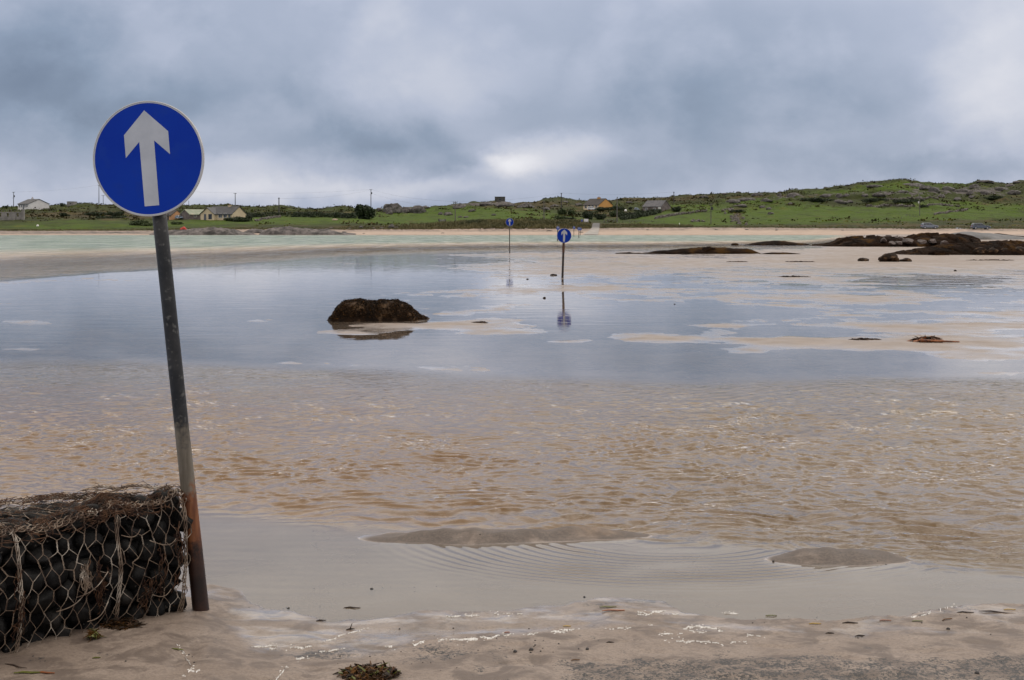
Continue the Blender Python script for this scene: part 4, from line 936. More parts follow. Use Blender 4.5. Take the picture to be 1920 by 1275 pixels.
for u, v, rad, st, lab in [(1489, 519, 0.32, 2.0, 'flat dark seaweed mat left behind on the flat below the boulder reef'), (1500, 491, 0.4, 2.0, 'faint brown weed scrap below the reef tail'), (1385, 491, 0.3, 1.8, 'small dark weed scrap in front of the boulder reef'), (1858, 488, 0.5, 2.6, 'long flat weed scrap below the broken reef'),
                       (900, 603 + 2, 0.10, 1.6, 'dark weed specks on the sand right of the lone boulder'), (1620, 637, 0.12, 2.0, 'thin dark weed line on the sand bank left of the kelp')]:
    q = on_sand(u, v); weed_clump('seaweed_scrap', q, rad, 0.04, 70, ['weed_dark', 'weed_dry'], lab, 'seaweed', 'weed scraps on the tidal flat', int(u), rad * .8, rad * 0.10, st, 0.12)

def strip(name, q, pts, w, mat, label, cat, group=None, th=0.003):
    V = []; Fc = []
    pts = [Vector(p) for p in pts]
    for i, p in enumerate(pts):
        t = (pts[min(i + 1, len(pts) - 1)] - pts[max(i - 1, 0)]).normalized(); s = t.cross(Vector((0, 0, 1))).normalized()
        k = math.sin(math.pi * (0.12 + 0.76 * i / (len(pts) - 1)))
        V += [p - s * w * k, p + s * w * k]
    for i in range(len(pts) - 1): Fc.append((2 * i, 2 * i + 1, 2 * i + 3, 2 * i + 2))
    o = mesh_obj(name, V, Fc, mat, None, q)
    sol = o.modifiers.new("thick", 'SOLIDIFY'); sol.thickness = th
    return tag(o, label, cat, group)
LEAF = [(1140, 1140, 0.045, .1, 'weed_green', 'yellow green seaweed blade on the sand near the shore foam'), (1150, 1147, 0.06, .12, 'weed_orange', 'orange brown blade just below the yellow green one'), (1063, 1178, 0.02, 0, 'leaf_yellow', 'small ochre leaf on the wet sand left of centre foam'),
        (951, 1189, 0.014, .3, 'weed_orange', 'tiny orange leaf left of the small ochre leaf'), (1446, 1162, 0.03, .1, 'weed_green', 'green blade lying on the waterline'), (1528, 1171, 0.03, 0, 'leaf_yellow', 'yellow blade on the little sand step'), (1720, 1166, 0.028, .1, 'weed_green', 'yellow green blade below the right shoreline'),
        (1776, 1163, 0.03, .6, 'weed_ochre', 'ochre blade on the right beach beside the dark twig'), (1893, 1144, 0.032, .05, 'leaf_yellow', 'bright yellow leaf on the waterline near the right edge'), (1079, 1239, 0.02, .2, 'weed_ochre', 'ochre scrap near the dark grit at the bottom'),
        (52, 1264, 0.06, .1, 'weed_green', 'dark green weed blade in the bottom left corner'), (84, 1264, 0.045, -.1, 'weed_orange', 'orange stick touching the green blade in the corner'), (333, 1216, 0.03, -.4, 'weed_green', 'thin green blade beside the foam below the gabion'),
        (181, 1234, 0.018, .2, 'weed_green', 'tiny green scrap in front of the gabion'), (1660, 1165, 0.03, 0, 'weed_orange', 'brown orange scrap along the right waterline')]
for u, v, L, sl_, mt, lab in LEAF:
    q = on_sand(u, v); q.z = max(q.z, 0.0) + 0.005
    strip('kelp_scrap' if 'leaf' not in mt else 'fallen_leaf', q, [(-L, -L * sl_, 0), (-L * .4, L * .12, .001), (L * .3, L * sl_ * .5 - L * .08, .0015), (L, L * sl_, 0)], max(0.005, L * 0.16), M[mt], lab, 'seaweed', 'coloured scraps of weed and leaf on the beach')
TW = [(660, 1146, .045, 0.0, 'short thick dark twig at the water edge left of centre'), (657, 1180, .02, .5, 'small forked dark twig above the foam line'), (1870, 1149, .09, -.25, 'long thin dark twig on the right beach'), (1810, 1150, .045, 0.05, 'dark curved scrap of bark on the right shoreline'),
      (1144, 1208, .018, 0, 'small black stick on the wet sand near centre'), (1614, 1192, .03, 0.1, 'dark half buried shell shaped scrap, right of its lighter twin'), (1556, 1190, .022, 0.1, 'brown half buried scrap left of the darker one'), (602, 1166, .025, .2, 'faint grey stick in the wet sand'),
      (1594, 1170, .04, 0.03, 'dark weed stem along the little sand step'), (30, 1252, .06, -.5, 'thin dark stem in the bottom left corner')]
for u, v, L, sl_, lab in TW:
    q = on_sand(u, v); q.z = max(q.z, 0.0) + 0.001; m = MB()
    m.tube([(-L, -L * sl_, .001), (-L * .3, L * .22, .002), (L * .4, L * sl_ * .6 - L * .1, .003), (L, L * sl_, .001)], [.0015, .004, .0032, .0015], 6)
    if 'forked' in lab: m.tube([(0, 0, .006), (L * .4, L * .5, .03)], [.003, .0015], 5)
    tag(m.build('twig', M['twig'], None, q, True), lab, 'twig', 'dark twigs and stems on the beach')
# loose dark pebbles: one source, copies of the same label kind
spots = []
pr = random.Random(8)
for cu, cv, su, sv, n in [(960, 1215, 60, 22, 10), (690, 1108, 70, 8, 9), (560, 1140, 60, 8, 7), (1000, 1180, 160, 30, 8), (1500, 1166, 90, 4, 12), (1650, 1045, 70, 10, 8), (800, 1010, 120, 8, 8), (1100, 1205, 120, 20, 7), (1750, 1180, 120, 20, 6), (250, 1240, 120, 12, 6), (760, 1240, 80, 16, 14), (1830, 1250, 70, 8, 4)]:
    for _ in range(n): spots.append((pr.gauss(cu, su), pr.gauss(cv, sv * .8), pr.uniform(.0018, .0055)))
spots += [(996, 1220, .012), (966, 1222, .011), (1101, 1219, .010), (1832, 1264, .012), (1778, 1179, .010), (1450, 1052, .009), (1096, 1123, .010), (697, 1109, .011), (541, 1143, .010)]
src = None
for u, v, r in spots:
    if not (20 < u < 1900 and v < 1270) or (u < 390 and v < 1200): continue
    q = on_sand(u, v); q.z = max(q.z, -0.004)
    if src is None:
        src = rock('pebble', q, (2, 1.7, 1.2), M['pebble'], 'small dark pebble or crumb lying loose on the foreground sand', 'pebble', 'dark pebbles scattered over the foreground sand', 77, 0.2, 1.3, 2)
        o = src
    else:
        o = src.copy(); COL.objects.link(o); o.location = q
    o.scale = (r, r, r); o.rotation_euler = (0, 0, pr.random() * 6)
    o.location = q + Vector((0, 0, -0.1 * r))

# ------------------------------------------------------------------ foam lines
FOAM = [([(472, 1214), (500, 1212), (520, 1211)], 3), ([(540, 1214), (565, 1214), (585, 1211)], 3.5), ([(505, 1217), (520, 1217)], 2.5), ([(605, 1206), (640, 1192), (690, 1178)], 2), ([(555, 1239), (580, 1239)], 5), ([(515, 1275), (530, 1262), (538, 1254)], 5), ([(583, 1234), (600, 1224), (650, 1217)], 1.6),
        ([(340, 1270), (355, 1262), (375, 1258)], 6), ([(358, 1252), (350, 1236), (346, 1222), (330, 1208)], 3.5), ([(722, 1214), (735, 1214)], 5), ([(772, 1210), (795, 1208)], 5), ([(812, 1205), (840, 1206), (880, 1203), (915, 1201), (950, 1194), (965, 1189)], 4.5), ([(835, 1158), (865, 1156), (900, 1155)], 3),
        ([(925, 1152), (960, 1152), (985, 1150)], 2.5), ([(1030, 1187), (1050, 1188), (1080, 1186)], 5), ([(1035, 1192), (1060, 1190)], 3), ([(1195, 1149), (1205, 1148), (1215, 1152), (1230, 1148), (1245, 1146)], 4), ([(1195, 1155), (1208, 1156)], 3.5), ([(1140, 1182), (1185, 1182)], 1.8), ([(1258, 1151), (1275, 1152)], 2),
        ([(1280, 1178), (1310, 1177), (1335, 1178), (1352, 1181)], 5), ([(1345, 1183), (1357, 1185)], 3), ([(1235, 1192), (1280, 1192)], 1.8), ([(1248, 1203), (1258, 1201), (1275, 1204), (1305, 1206), (1330, 1209), (1355, 1211)], 4), ([(1372, 1208), (1400, 1208)], 3), ([(1400, 1192), (1430, 1196)], 3), ([(1220, 1178), (1230, 1177)], 4),
        ([(1350, 1156), (1385, 1158)], 2), ([(1700, 1161), (1750, 1151), (1800, 1143)], 1.8), ([(980, 1197), (1010, 1191)], 2.5), ([(1290, 1186), (1320, 1190)], 2.5)]
def build_foam():
    rr = random.Random(31); V = []; Fc = []
    for si, (pts, w) in enumerate(FOAM):
        L = [0.0]
        for a, b_ in zip(pts, pts[1:]): L.append(L[-1] + math.dist(a, b_))
        n = max(int(L[-1] / 1.3), 8); prev = None
        for i in range(n + 1):
            t = L[-1] * i / n; u = float(np.interp(t, L, [p[0] for p in pts])); v = float(np.interp(t, L, [p[1] for p in pts]))
            v += w * 0.8 * mnoise.noise(Vector((u * .07, si * 3.1, 1))) + w * .3 * mnoise.noise(Vector((u * .4, si, 5)))
            k = math.sin(math.pi * (0.04 + 0.92 * i / n)) ** .5
            gap = mnoise.noise(Vector((u * .09, v * .2, si + 2.0)))
            hw = w * 0.42 * k * max(0.0, 0.55 + 1.1 * gap + .7 * mnoise.noise(Vector((u * .45, si, 9))))
            if hw < 0.25: prev = None; continue
            up = hw * rr.uniform(.5, 1.3); dn = hw * rr.uniform(.5, 1.3)
            row = []
            for dv, lift in ((-up, -.001), (-up * .45, .004), (dn * .4, .005), (dn, -.001)):
                q = on_sand(u + rr.uniform(-.4, .4), v + dv); row.append(len(V)); V.append((q.x, q.y, max(q.z, 0) + lift))
            if prev:
                for a in range(3): Fc.append((prev[a], row[a], row[a + 1], prev[a + 1]))
            prev = row
        for _ in range(int(L[-1] * .12) + 2):      # loose bubbles beside the line
            t = rr.random() * L[-1]; u = float(np.interp(t, L, [p[0] for p in pts])) + rr.gauss(0, 4); v = float(np.interp(t, L, [p[1] for p in pts])) + rr.gauss(0, w * .9)
            q = on_sand(u, v); r = rr.uniform(.002, .006); b0 = len(V); V.append((q.x, q.y, max(q.z, 0) + .004))
            for a in range(6): V.append((q.x + r * math.cos(a * 1.047) * rr.uniform(.7, 1.6), q.y + r * math.sin(a * 1.047), max(q.z, 0) - .0005))
            for a in range(6): Fc.append((b0, b0 + 1 + a, b0 + 1 + (a + 1) % 6))
    o = mesh_obj('foam', V, Fc, M['foam'], smooth=True)
    tag(o, 'broken white foam lines left on the foreground sand by the tide', 'foam', None, 'stuff')
build_foam()

# ------------------------------------------------------------------ gabion
def build_gabion():
    rr = random.Random(17)
    A = Vector((-1.706, 7.382, 0)); e = Vector((-0.625, -0.781, 0)); nrm = Vector((0.781, -0.625, 0)); LEN = 1.75; DEP = 0.72
    zg = 0.045
    def top_h(s, t):
        f = float(np.interp(s, [-.1, 0, .12, .3, .42, .52, .68, .85, 1.1, 1.4, 1.8], [.625, .635, .60, .61, .655, .615, .585, .58, .585, .59, .59]))
        bck = float(np.interp(s, [0, .3, .7, 1.0, 1.3, 1.8], [.56, .53, .585, .62, .61, .60]))
        k = min(1, max(0, t / DEP))
        return f * (1 - k) + bck * k + 0.022 * mnoise.noise(Vector((s * 6, t * 7, 3.3))) + 0.008 * math.sin(math.pi * k)
    def surf(s, q, off=0.0):
        """q runs up the front, over the top and down the back"""
        hf = top_h(s, 0)
        if q <= 0.62:
            k = max(q, -0.1) / 0.62; z = k * hf
            bul = 0.045 * math.sin(math.pi * min(1, max(0, k))) + 0.022 * mnoise.noise(Vector((s * 5, z * 5, 1.1)))
            r = 0.05; rb = 0
            if k > .9: rb = -0.03 * ((k - .9) / .1) ** 2
            return A + e * s + nrm * (bul + off + rb) + Vector((0, 0, zg + z))
        q -= 0.62
        t = q
        if t <= DEP:
            return A + e * s - nrm * (0.03 + t) + Vector((0, 0, zg + top_h(s, t) + off - 0.02 * math.exp(-t * 30)))
        t -= DEP
        hb = top_h(s, DEP)
        return A + e * s - nrm * (DEP + 0.03 + off) + Vector((0, 0, zg + hb - t))
    base = A + e * (LEN / 2) - nrm * (DEP / 2) + Vector((0, 0, zg))
    root = empty('gabion', base, 'wire mesh gabion filled with dark stones at the left foreground', 'gabion')
    # packed inner rubble
    V = []; Fc = []; ns, nq = 60, 60
    for i in range(ns + 1):
        s = -0.01 + (LEN - .02) * i / ns
        for j in range(nq + 1):
            q = -0.06 + (0.62 + DEP + 0.70) * j / nq
            p = surf(s, q, -0.075); p += Vector((rr.gauss(0, .01), rr.gauss(0, .01), rr.gauss(0, .01)))
            p.z = max(p.z, zg - 0.15)
            V.append(p - base)
    for i in range(ns):
        for j in range(nq):
            a = i * (nq + 1) + j; Fc.append((a, a + 1, a + nq + 2, a + nq + 1))
    Fc.append(tuple(range(nq + 1))); Fc.append(tuple(ns * (nq + 1) + j for j in range(nq, -1, -1)))
    o = mesh_obj('rubble', V, Fc, M['rubble'], root); o["kind"] = "stuff"
    # stones, one mesh each
    k = 0
    for j in range(6):
        n = 11
        for i in range(n):
            s = 0.02 + (i + (j % 2) * .5) * 0.135 + rr.gauss(0, .012); q = 0.045 + j * 0.112 + rr.gauss(0, .01)
            if s > LEN - .06: continue
            c = surf(s, min(q, .60), -0.068)
            sz = (rr.uniform(.10, .175), rr.uniform(.10, .14), rr.uniform(.09, .14))
            st = rock('stone', c - base - Vector((0, 0, sz[2] * .5)), sz, M['stone'], None, None, None, 200 + k, 0.13, 1.1, 3, rr.random() * 6, 0.85, 8, 0.02, root); k += 1
    for j in range(4):
        for i in range(9):
            s = 0.05 + (i + (j % 2) * .5) * 0.165 + rr.gauss(0, .015); t = 0.07 + j * 0.17 + rr.gauss(0, .015)
            c = surf(s, 0.62 + t, -0.05)
            sz = (rr.uniform(.15, .19), rr.uniform(.15, .18), rr.uniform(.10, .13))
            if k >= 98: break
            st = rock('stone', c - base - Vector((0, 0, sz[2] * .55)), sz, M['stone'], None, None, None, 200 + k, 0.10, 1.1, 3, rr.random() * 3, 0.85, 5, 0.012, root); k += 1
    # hexagonal wire net
    w, rh, tw = 0.074, 0.078, 0.038
    mb = MB()
    def P3(s, q, jx=0.0):
        n1 = 0.016 * mnoise.noise(Vector((s * 7, q * 7, 5))) + 0.02 * mnoise.noise(Vector((s * 2.2, q * 2.2, 8))); n2 = 0.016 * mnoise.noise(Vector((s * 7, q * 7, 15)))
        return surf(max(s + n1, -0.012), q + n2, 0.012) - base
    qmax = 0.62 + DEP + 0.25
    rows = int((qmax + .05) / rh); cols = int(LEN / w)
    nodes = {}
    def node(i, j, up):
        key = (i, j, up)
        if key not in nodes:
            s = (i + (0.5 if j % 2 else 0)) * w + rr.gauss(0, .0085); q = -0.05 + j * rh + (tw if up else 0) + rr.gauss(0, .0085)
            nodes[key] = (s, q)
        return nodes[key]
    def wire(a, b_, r, sag=0.0, n=3):
        pts = []
        for k_ in range(n + 1):
            t = k_ / n
            p = P3(a[0] + (b_[0] - a[0]) * t, a[1] + (b_[1] - a[1]) * t)
            p += nrm * (sag * math.sin(math.pi * t)) 
            pts.append(p)
        mb.tube(pts, r, 5, False)
    for j in range(rows):
        for i in range(cols + 1):
            lo, hi = node(i, j, 0), node(i, j, 1)
            r = 0.0015
            # the twisted part: two wires wound round each other
            pa, pb = P3(*lo), P3(*hi)
            ax = (pb - pa); L = ax.length
            if L < 1e-5: continue
            ax.normalize(); s1 = ax.cross(nrm).normalized(); s2 = nrm
            for ph in (0, math.pi):
                pts = [pa + (pb - pa) * (t / 6) + (s1 * math.cos(ph + t * 1.3) + s2 * math.sin(ph + t * 1.3)) * 0.0022 for t in range(7)]
                mb.tube(pts, 0.0018, 4, False)
            if j + 1 < rows:
                ia = i if j % 2 else i - 1
                for ii in (ia, ia + 1):
                    if 0 <= ii <= cols: wire(hi, node(ii, j + 1, 0), r, rr.uniform(0, .006))
    mb.build('wire_mesh', M['wire'], root, smooth=True)
    # selvedge ropes and ties
    for s0 in (0.028, 0.435, 0.98, 1.5):
        m = MB()
        for ph in range(4):
            pts = []
            for k_ in range(61):
                q = -0.05 + (0.62 + DEP * .95 + .05) * k_ / 60
                a = ph * 1.57 + k_ * 0.9
                pts.append(surf(s0 + 0.009 * math.cos(a) + 0.012 * mnoise.noise(Vector((q * 5, s0, 1))), q, 0.014 + 0.006 * math.sin(a)) - base)
            m.tube(pts, 0.0026, 5)
        m.build('selvedge_wire', M['wire'], root, smooth=True)
    m = MB()
    for q0 in (0.615, 0.63):      # rope along the front top edge
        for ph in range(3):
            pts = []
            for k_ in range(121):
                s = LEN * k_ / 120; a = ph * 2.1 + k_ * 0.8
                pts.append(surf(s, q0 + 0.010 * math.cos(a) + 0.012 * mnoise.noise(Vector((s * 9, q0 * 90, ph))), 0.014 + 0.008 * math.sin(a)) - base)
            m.tube(pts, 0.0026, 5)
    m.build('edge_wire', M['wire'], root, smooth=True)
    ties = [(0.10, 0.42, 0.26, 0.44), (0.12, 0.16, 0.24, 0.155), (0.52, 0.33, 0.70, 0.25), (0.50, 0.17, 0.62, 0.10), (0.62, 0.30, 0.80, 0.20), (0.30, 0.50, 0.42, 0.46)]
    for a in ties:
        m = MB(); pts = []
        for k_ in range(13):
            t = k_ / 12; pts.append(surf(a[0] + (a[2] - a[0]) * t, a[1] + (a[3] - a[1]) * t - .02 * math.sin(math.pi * t), 0.03 + .02 * math.sin(math.pi * t)) - base)
        m.tube(pts, 0.0022, 5); m.build('tie_wire', M['wire'], root, smooth=True)
    # weed caught in the net: a tangle over the top edge and hanging strands
    V = []; Fc = []
    m = MB()
    for i in range(850):
        s = rr.uniform(0.0, LEN) if i > 260 else abs(rr.gauss(0.43, .10)); q = 0.62 + rr.uniform(-.055, .09) if i % 5 < 3 else 0.62 + rr.uniform(0, DEP)
        L = rr.uniform(.04, .15); a = rr.gauss(0, .6) if rr.random() < .8 else rr.random() * 3
        pts = []
        for k_ in range(6):
            t = k_ / 5 - .5
            pts.append(surf(s + math.cos(a) * L * t, q + math.sin(a) * L * t * .6, 0.012 + rr.uniform(0, .022)))
        m.tube(pts, rr.uniform(.0008, .0020), 4, False)
    c = A + e * .6 + Vector((0, 0, zg + .6))
    m.v = [tuple(Vector(p) - c) for p in m.v]
    tag(m.build('seaweed_tangle', M['weed_dry'], None, c, True), 'dry brown seaweed fibres tangled along the top of the gabion', 'seaweed')
    for idx, (s0, q0, ln, cnt, lab, mt) in enumerate([(0.55, 0.30, .24, 40, 'thick brown weed strand hanging in the mesh left of the gabion seam', 'weed_dry'), (0.19, 0.30, .26, 22, 'rust brown weed strand hanging in the mesh near the sign pole', 'weed_dry'),
                                       (0.07, 0.36, .30, 26, 'dark weed strand at the pole end of the gabion mesh', 'weed_dry'), (0.98, 0.30, .30, 26, 'brown weed strand along the left seam of the gabion', 'weed_dry'), (0.64, 0.36, .09, 40, 'pale bleached weed knot on the gabion front', 'wire'), (0.27, .17, .16, 22, 'short dark weed strand low on the right half of the gabion front', 'weed_dry')]):
        m = MB()
        for i in range(cnt):
            s = s0 + rr.gauss(0, .016); q = q0 + rr.uniform(-ln / 2, ln / 2); L = rr.uniform(.03, .09)
            pts = [surf(s + rr.gauss(0, .006) + .16 * (q - q0) * (1 if idx == 0 else 0), q - L * k_ / 4, 0.012 + rr.uniform(0, .016)) for k_ in range(5)]
            m.tube(pts, rr.uniform(.0014, .0032), 4, False)
        c = surf(s0, q0, 0.01); m.v = [tuple(Vector(p) - c) for p in m.v]
        tag(m.build('seaweed_strand', M[mt], None, c, True), lab, 'seaweed', 'weed strands caught in the gabion mesh')
build_gabion()
# ------------------------------------------------------------------ the far shore
def ppm(Y): return F / Y
def px(n, Y): return n * Y / F

def clump(name, center, size, count, leaf, mat, label, cat, group=None, seed=0, along=None, parent=None, stem=False):
    """a bush: leaf sized faces through the crown's volume, thinner at its edge"""
    rr = random.Random(seed); V = []; Fc = []
    sub = [(Vector((rr.uniform(-.55, .55), rr.uniform(-.5, .5), rr.uniform(.25, .72))), rr.uniform(.30, .5)) for _ in range(9)]
    for _ in range(count):
        c0, r0 = rr.choice(sub)
        d = Vector((rr.gauss(0, 1), rr.gauss(0, 1), rr.gauss(0, 1))).normalized() * r0 * (rr.random() ** 0.4)
        p = c0 + d
        p.z = max(p.z, 0.02)
        p = Vector((p.x * size[0] * .62, p.y * size[1] * .62, p.z * size[2] * 0.95))
        n = Vector((rr.gauss(0, 1), rr.gauss(0, 1), rr.gauss(0.4, 1))).normalized(); s = n.orthogonal().normalized(); t = n.cross(s)
        a = rr.random() * 6.28; s, t = s * math.cos(a) + t * math.sin(a), t * math.cos(a) - s * math.sin(a)
        L = leaf * rr.uniform(.6, 1.4)
        b0 = len(V); V += [p - s * L, p + t * L * .6, p + s * L, p - t * L * .6]; Fc.append((b0, b0 + 1, b0 + 2, b0 + 3))
    if stem:
        root = empty(name, center, label, cat, group)
        mesh_obj('foliage', V, Fc, mat, root)
        m = MB()
        for k in range(5):
            a = k * 1.3; m.tube([(0, 0, -0.3), (math.cos(a) * size[0] * .08, math.sin(a) * size[1] * .08, size[2] * .3), (math.cos(a) * size[0] * .25, math.sin(a) * size[1] * .25, size[2] * .65)], [.09, .06, .02], 5)
        m.build('stem', M['stem'], root)
        return root
    o = mesh_obj(name, V, Fc, mat, None, center)
    return tag(o, label, cat, group)

def bush(u, v, w, h, mat, label, group=None, seed=0, dense=1.0, name='bush', cat='bush', stem=True, dep=None):
    q = hit(u, v); Y = q.y
    W, Hh = px(w, Y), px(h, Y)
    D = dep or max(min(W, 6), 1.5)
    n = int(260 * dense * max(W, 1.5) * max(Hh, .8) ** .8)
    n = min(max(n, 300), 6000)
    return clump(name, q + Vector((0, D * .3, -0.15)), (W * 1.12, D, Hh * 1.12), n, max(0.16, .075 * math.sqrt(W * Hh)), M[mat], label, cat, group, seed, stem=stem)

# bushes and hedges
GBU = 'bushes and scrub across the bay'
for i, (u, v, w, h, mt, lab) in enumerate([
    (686, 411, 36, 26, 'bush', 'big dark round bush below the pole with the transformer'), (1054, 402.5, 16, 11, 'bush_light', 'small rounded green bush, upper left of the garden trio'), (1071, 404, 15, 10, 'bush_light', 'small rounded green bush, upper right of the garden trio'),
    (1052, 415, 22, 11, 'bush_light', 'wider low green bush in front of the garden trio'), (1070, 415, 20, 8, 'bush', 'low dark bush behind the dune bank by the garden trio'), (1135, 395, 28, 7, 'bush', 'dark hedge bush under the orange gable'), (1108, 400, 26, 4.5, 'bush', 'dark low bush in front of the orange house and white car'),
    (1162, 395, 26, 9, 'bush', 'dark bush right of the orange gable'), (1105, 411, 22, 14, 'bush', 'dark bush behind the white panel'), (1125, 412, 20, 11, 'bush', 'dark bush above the top of the slipway'), (1156, 407, 26, 12, 'bush_light', 'mid green bush beside the timber pole on the bank'), (1183, 409, 34, 12, 'bush', 'dark bush between timber pole and stone cottage garden'),
    (1207, 404, 30, 10, 'bush', 'dark bush below the stone cottage'), (1228, 400, 22, 8, 'bush', 'dark bush at the foot of the stone cottage gable'), (1265, 397.5, 20, 10, 'bush', 'dark bush right of the stone cottage'), (1183, 393, 8, 5, 'bush', 'tiny dark bush between the two houses'),
    (443, 416, 44, 9, 'bush', 'low dark bush in front of the cream house'), (467, 415, 16, 12, 'bush', 'dark upright bush at the right corner of the cream house'), (532, 403, 12, 6, 'bush_rust', 'small rusty brown bush in the hedge line'), (117, 387, 9, 6, 'bush', 'small dark bush beside the concrete hut on the skyline'),
    (120, 406, 20, 7, 'bush', 'dark bush on the bank above the left field'), (175, 405, 38, 7, 'bush', 'long dark bush on the bank left of the near sign'), (215, 405, 26, 9, 'bush', 'dark bush on the bank just behind the near sign'), (262, 424, 44, 10, 'bush_light', 'scrubby bush at the right end of the left field'), (330, 421, 22, 6, 'bush_light', 'small scrub right of the near sign pole'),
    (9, 390, 10, 4, 'bush', 'little dark scrub behind the ruined wall'), (1382, 399, 24, 6, 'bush', 'dark scrub at the top of the rubble slope'), (1734, 390, 16, 7, 'bush', 'dark scrub by the lone lamp post on the hill'), (1640, 378, 44, 7, 'bush', 'dark hedge scrub across the right hillside'), (1700, 380, 50, 6, 'bush', 'long dark scrub line on the right hillside'),
    (1545, 379, 46, 7, 'bush', 'dark scrub below the grey outcrops of the right hill'), (1515, 377, 22, 6, 'bush', 'small dark scrub left of the hillside outcrops'), (1866, 375, 36, 8, 'bush', 'dark gully scrub at the right of the hill')]):
    bush(u, v, w, h, mt, lab, GBU, i + 1, 1.0 if mt == 'bush' else 1.2)
def hedge(pts, h, mat, label, seed=0, th=2.2):
    rr = random.Random(seed); V = []; Fc = []
    q = [hit(u, v) for u, v in pts]; c = q[len(q) // 2].copy()
    for a, b_ in zip(q, q[1:]):
        L = (b_ - a).length
        for _ in range(int(L * 75)):
            t = rr.random(); p = a.lerp(b_, t)
            Hh = px(h, p.y) * (0.75 + 0.5 * mnoise.noise(Vector((p.x * .35, seed, 1))) + .15 * rr.random())
            p = p + Vector((rr.gauss(0, .3), rr.gauss(0, th * .4), Hh * (rr.random() ** .7) - .1)) - c
            n = Vector((rr.gauss(0, 1), rr.gauss(0, 1), rr.gauss(.3, 1))).normalized(); s = n.orthogonal().normalized(); t2 = n.cross(s); r = rr.uniform(.12, .30)
            b0 = len(V); V += [p - s * r, p + t2 * r * .7, p + s * r, p - t2 * r * .7]; Fc.append((b0, b0 + 1, b0 + 2, b0 + 3))
    tag(mesh_obj('hedge', V, Fc, M[mat], None, c), label, 'hedge', 'hedges across the bay')
hedge([(455, 408), (490, 406.5), (520, 406), (545, 406.5)], 11, 'bush', 'dark hedge right of the cream house', 1)
hedge([(548, 407), (590, 408), (630, 408.5), (668, 410)], 12, 'bush', 'long dark hedge leading to the big round bush', 2)
hedge([(1165, 412), (1195, 408), (1225, 403), (1238, 399)], 8, 'bush', 'dark hedge climbing from the timber pole to the stone cottage', 3)
hedge([(180, 409), (215, 409), (235, 408)], 5, 'bush', 'low hedge along the top of the left field', 4)

# buildings
def house(u, v, L, W, wh, rh, rz, wall, roof, label, cat='house', name='house', over=0.35, chim=(), wins=(), doors=(), gwins=(), extra=None, frame='frame_white', shape='gable', anchor='front'):
    """front wall faces local -Y, gables face +-X; sizes in metres; rz in degrees"""
    q = hit(u, v)
    root = empty(name, q, label, cat, 'houses and sheds across the bay', math.radians(rz))
    root.location = q + Vector((0, 0, -0.15))
    m = MB()
    gab = [(-W / 2, -0.8), (W / 2, -0.8), (W / 2, wh), (0, wh + rh - 0.06), (-W / 2, wh)]
    n = len(gab)
    vs = [(-L / 2, y, z) for y, z in gab] + [(L / 2, y, z) for y, z in gab]
    fs = [tuple(range(n)), tuple(reversed(range(n, 2 * n)))] + [(i, i + n, (i + 1) % n + n, (i + 1) % n) for i in range(n)]
    m.add(vs, fs); m.build('wall', M[wall], root)
    rt = MB(); th = 0.16; ov = over; sl = rh / (W / 2)
    for sgn in (-1, 1):
        y0, z0 = sgn * (W / 2 + ov), wh - ov * sl; y1, z1 = 0, wh + rh
        a = [(-L / 2 - ov * .6, y0, z0), (L / 2 + ov * .6, y0, z0), (L / 2 + ov * .6, y1, z1), (-L / 2 - ov * .6, y1, z1)]
        b_ = [(x, y, z + th) for x, y, z in a]
        rt.add(a + b_, [(0, 1, 2, 3), (7, 6, 5, 4), (0, 4, 5, 1), (1, 5, 6, 2), (2, 6, 7, 3), (3, 7, 4, 0)])
    ro = rt.build('roof', M[roof], root)
    for (x, w_, h_) in chim:
        c = MB(); c.box((x, 0, wh + rh + h_ / 2 - .25), (w_, .7, h_ + .5)); c.box((x, 0, wh + rh + h_ + .06), (w_ + .16, .86, .12)); co_ = c.build('chimney', M[wall], ro)
        c = MB(); c.tube([(x, 0, wh + rh + h_ + .1), (x, 0, wh + rh + h_ + .5)], .13, 8); c.build('chimney_pot', M['chimney_pot'], co_)
    def opening(nm, x, z, w_, h_, mt, face):
        m_ = MB()
        if face == 'f':
            m_.box((x, -W / 2 - .012, z + h_ / 2), (w_, .05, h_)); o = m_.build(nm, M[mt], root)
            f_ = MB(); y = -W / 2 - .045
            for (cx, cz, dx, dz) in ((x, z - .04, w_ + .16, .08), (x, z + h_ + .04, w_ + .16, .08), (x - w_ / 2 - .04, z + h_ / 2, .08, h_), (x + w_ / 2 + .04, z + h_ / 2, .08, h_), (x, z + h_ / 2, .06, h_)):
                f_.box((cx, y, cz), (dx, .06, dz))
            if nm == 'window': f_.build('frame', M[frame], o)
        else:
            m_.box((L / 2 + .012, x, z + h_ / 2), (.05, w_, h_)); o = m_.build(nm, M[mt], root)
        return o
    for (x, z, w_, h_) in wins: opening('window', x, z, w_, h_, 'glass_dark', 'f')
    for (x, w_, h_, mt) in doors: opening('door', x, 0.0, w_, h_, mt, 'f')
    for (x, z, w_, h_) in gwins: opening('window', x, z, w_, h_, 'glass_dark', 'g')
    return root

def hs(u, v): return F / hit(u, v).y
# white bungalow
k = hs(63, 391)
house(63, 391.5, 30 / k / .78, 29 / k / .70, 9.5 / k, 8.5 / k, -42, 'wall_white', 'slate', 'white bungalow with a bright gable on the left skyline', 'house', 'bungalow', .4, [(-1.0, .7, .6)],
      [(-3.2, .8, 1.0, 1.1), (-1.5, .8, 1.0, 1.1), (1.6, .8, 1.0, 1.1), (3.2, .8, 1.0, 1.1)], [(0.1, 1.0, 1.9, 'door_grey')])
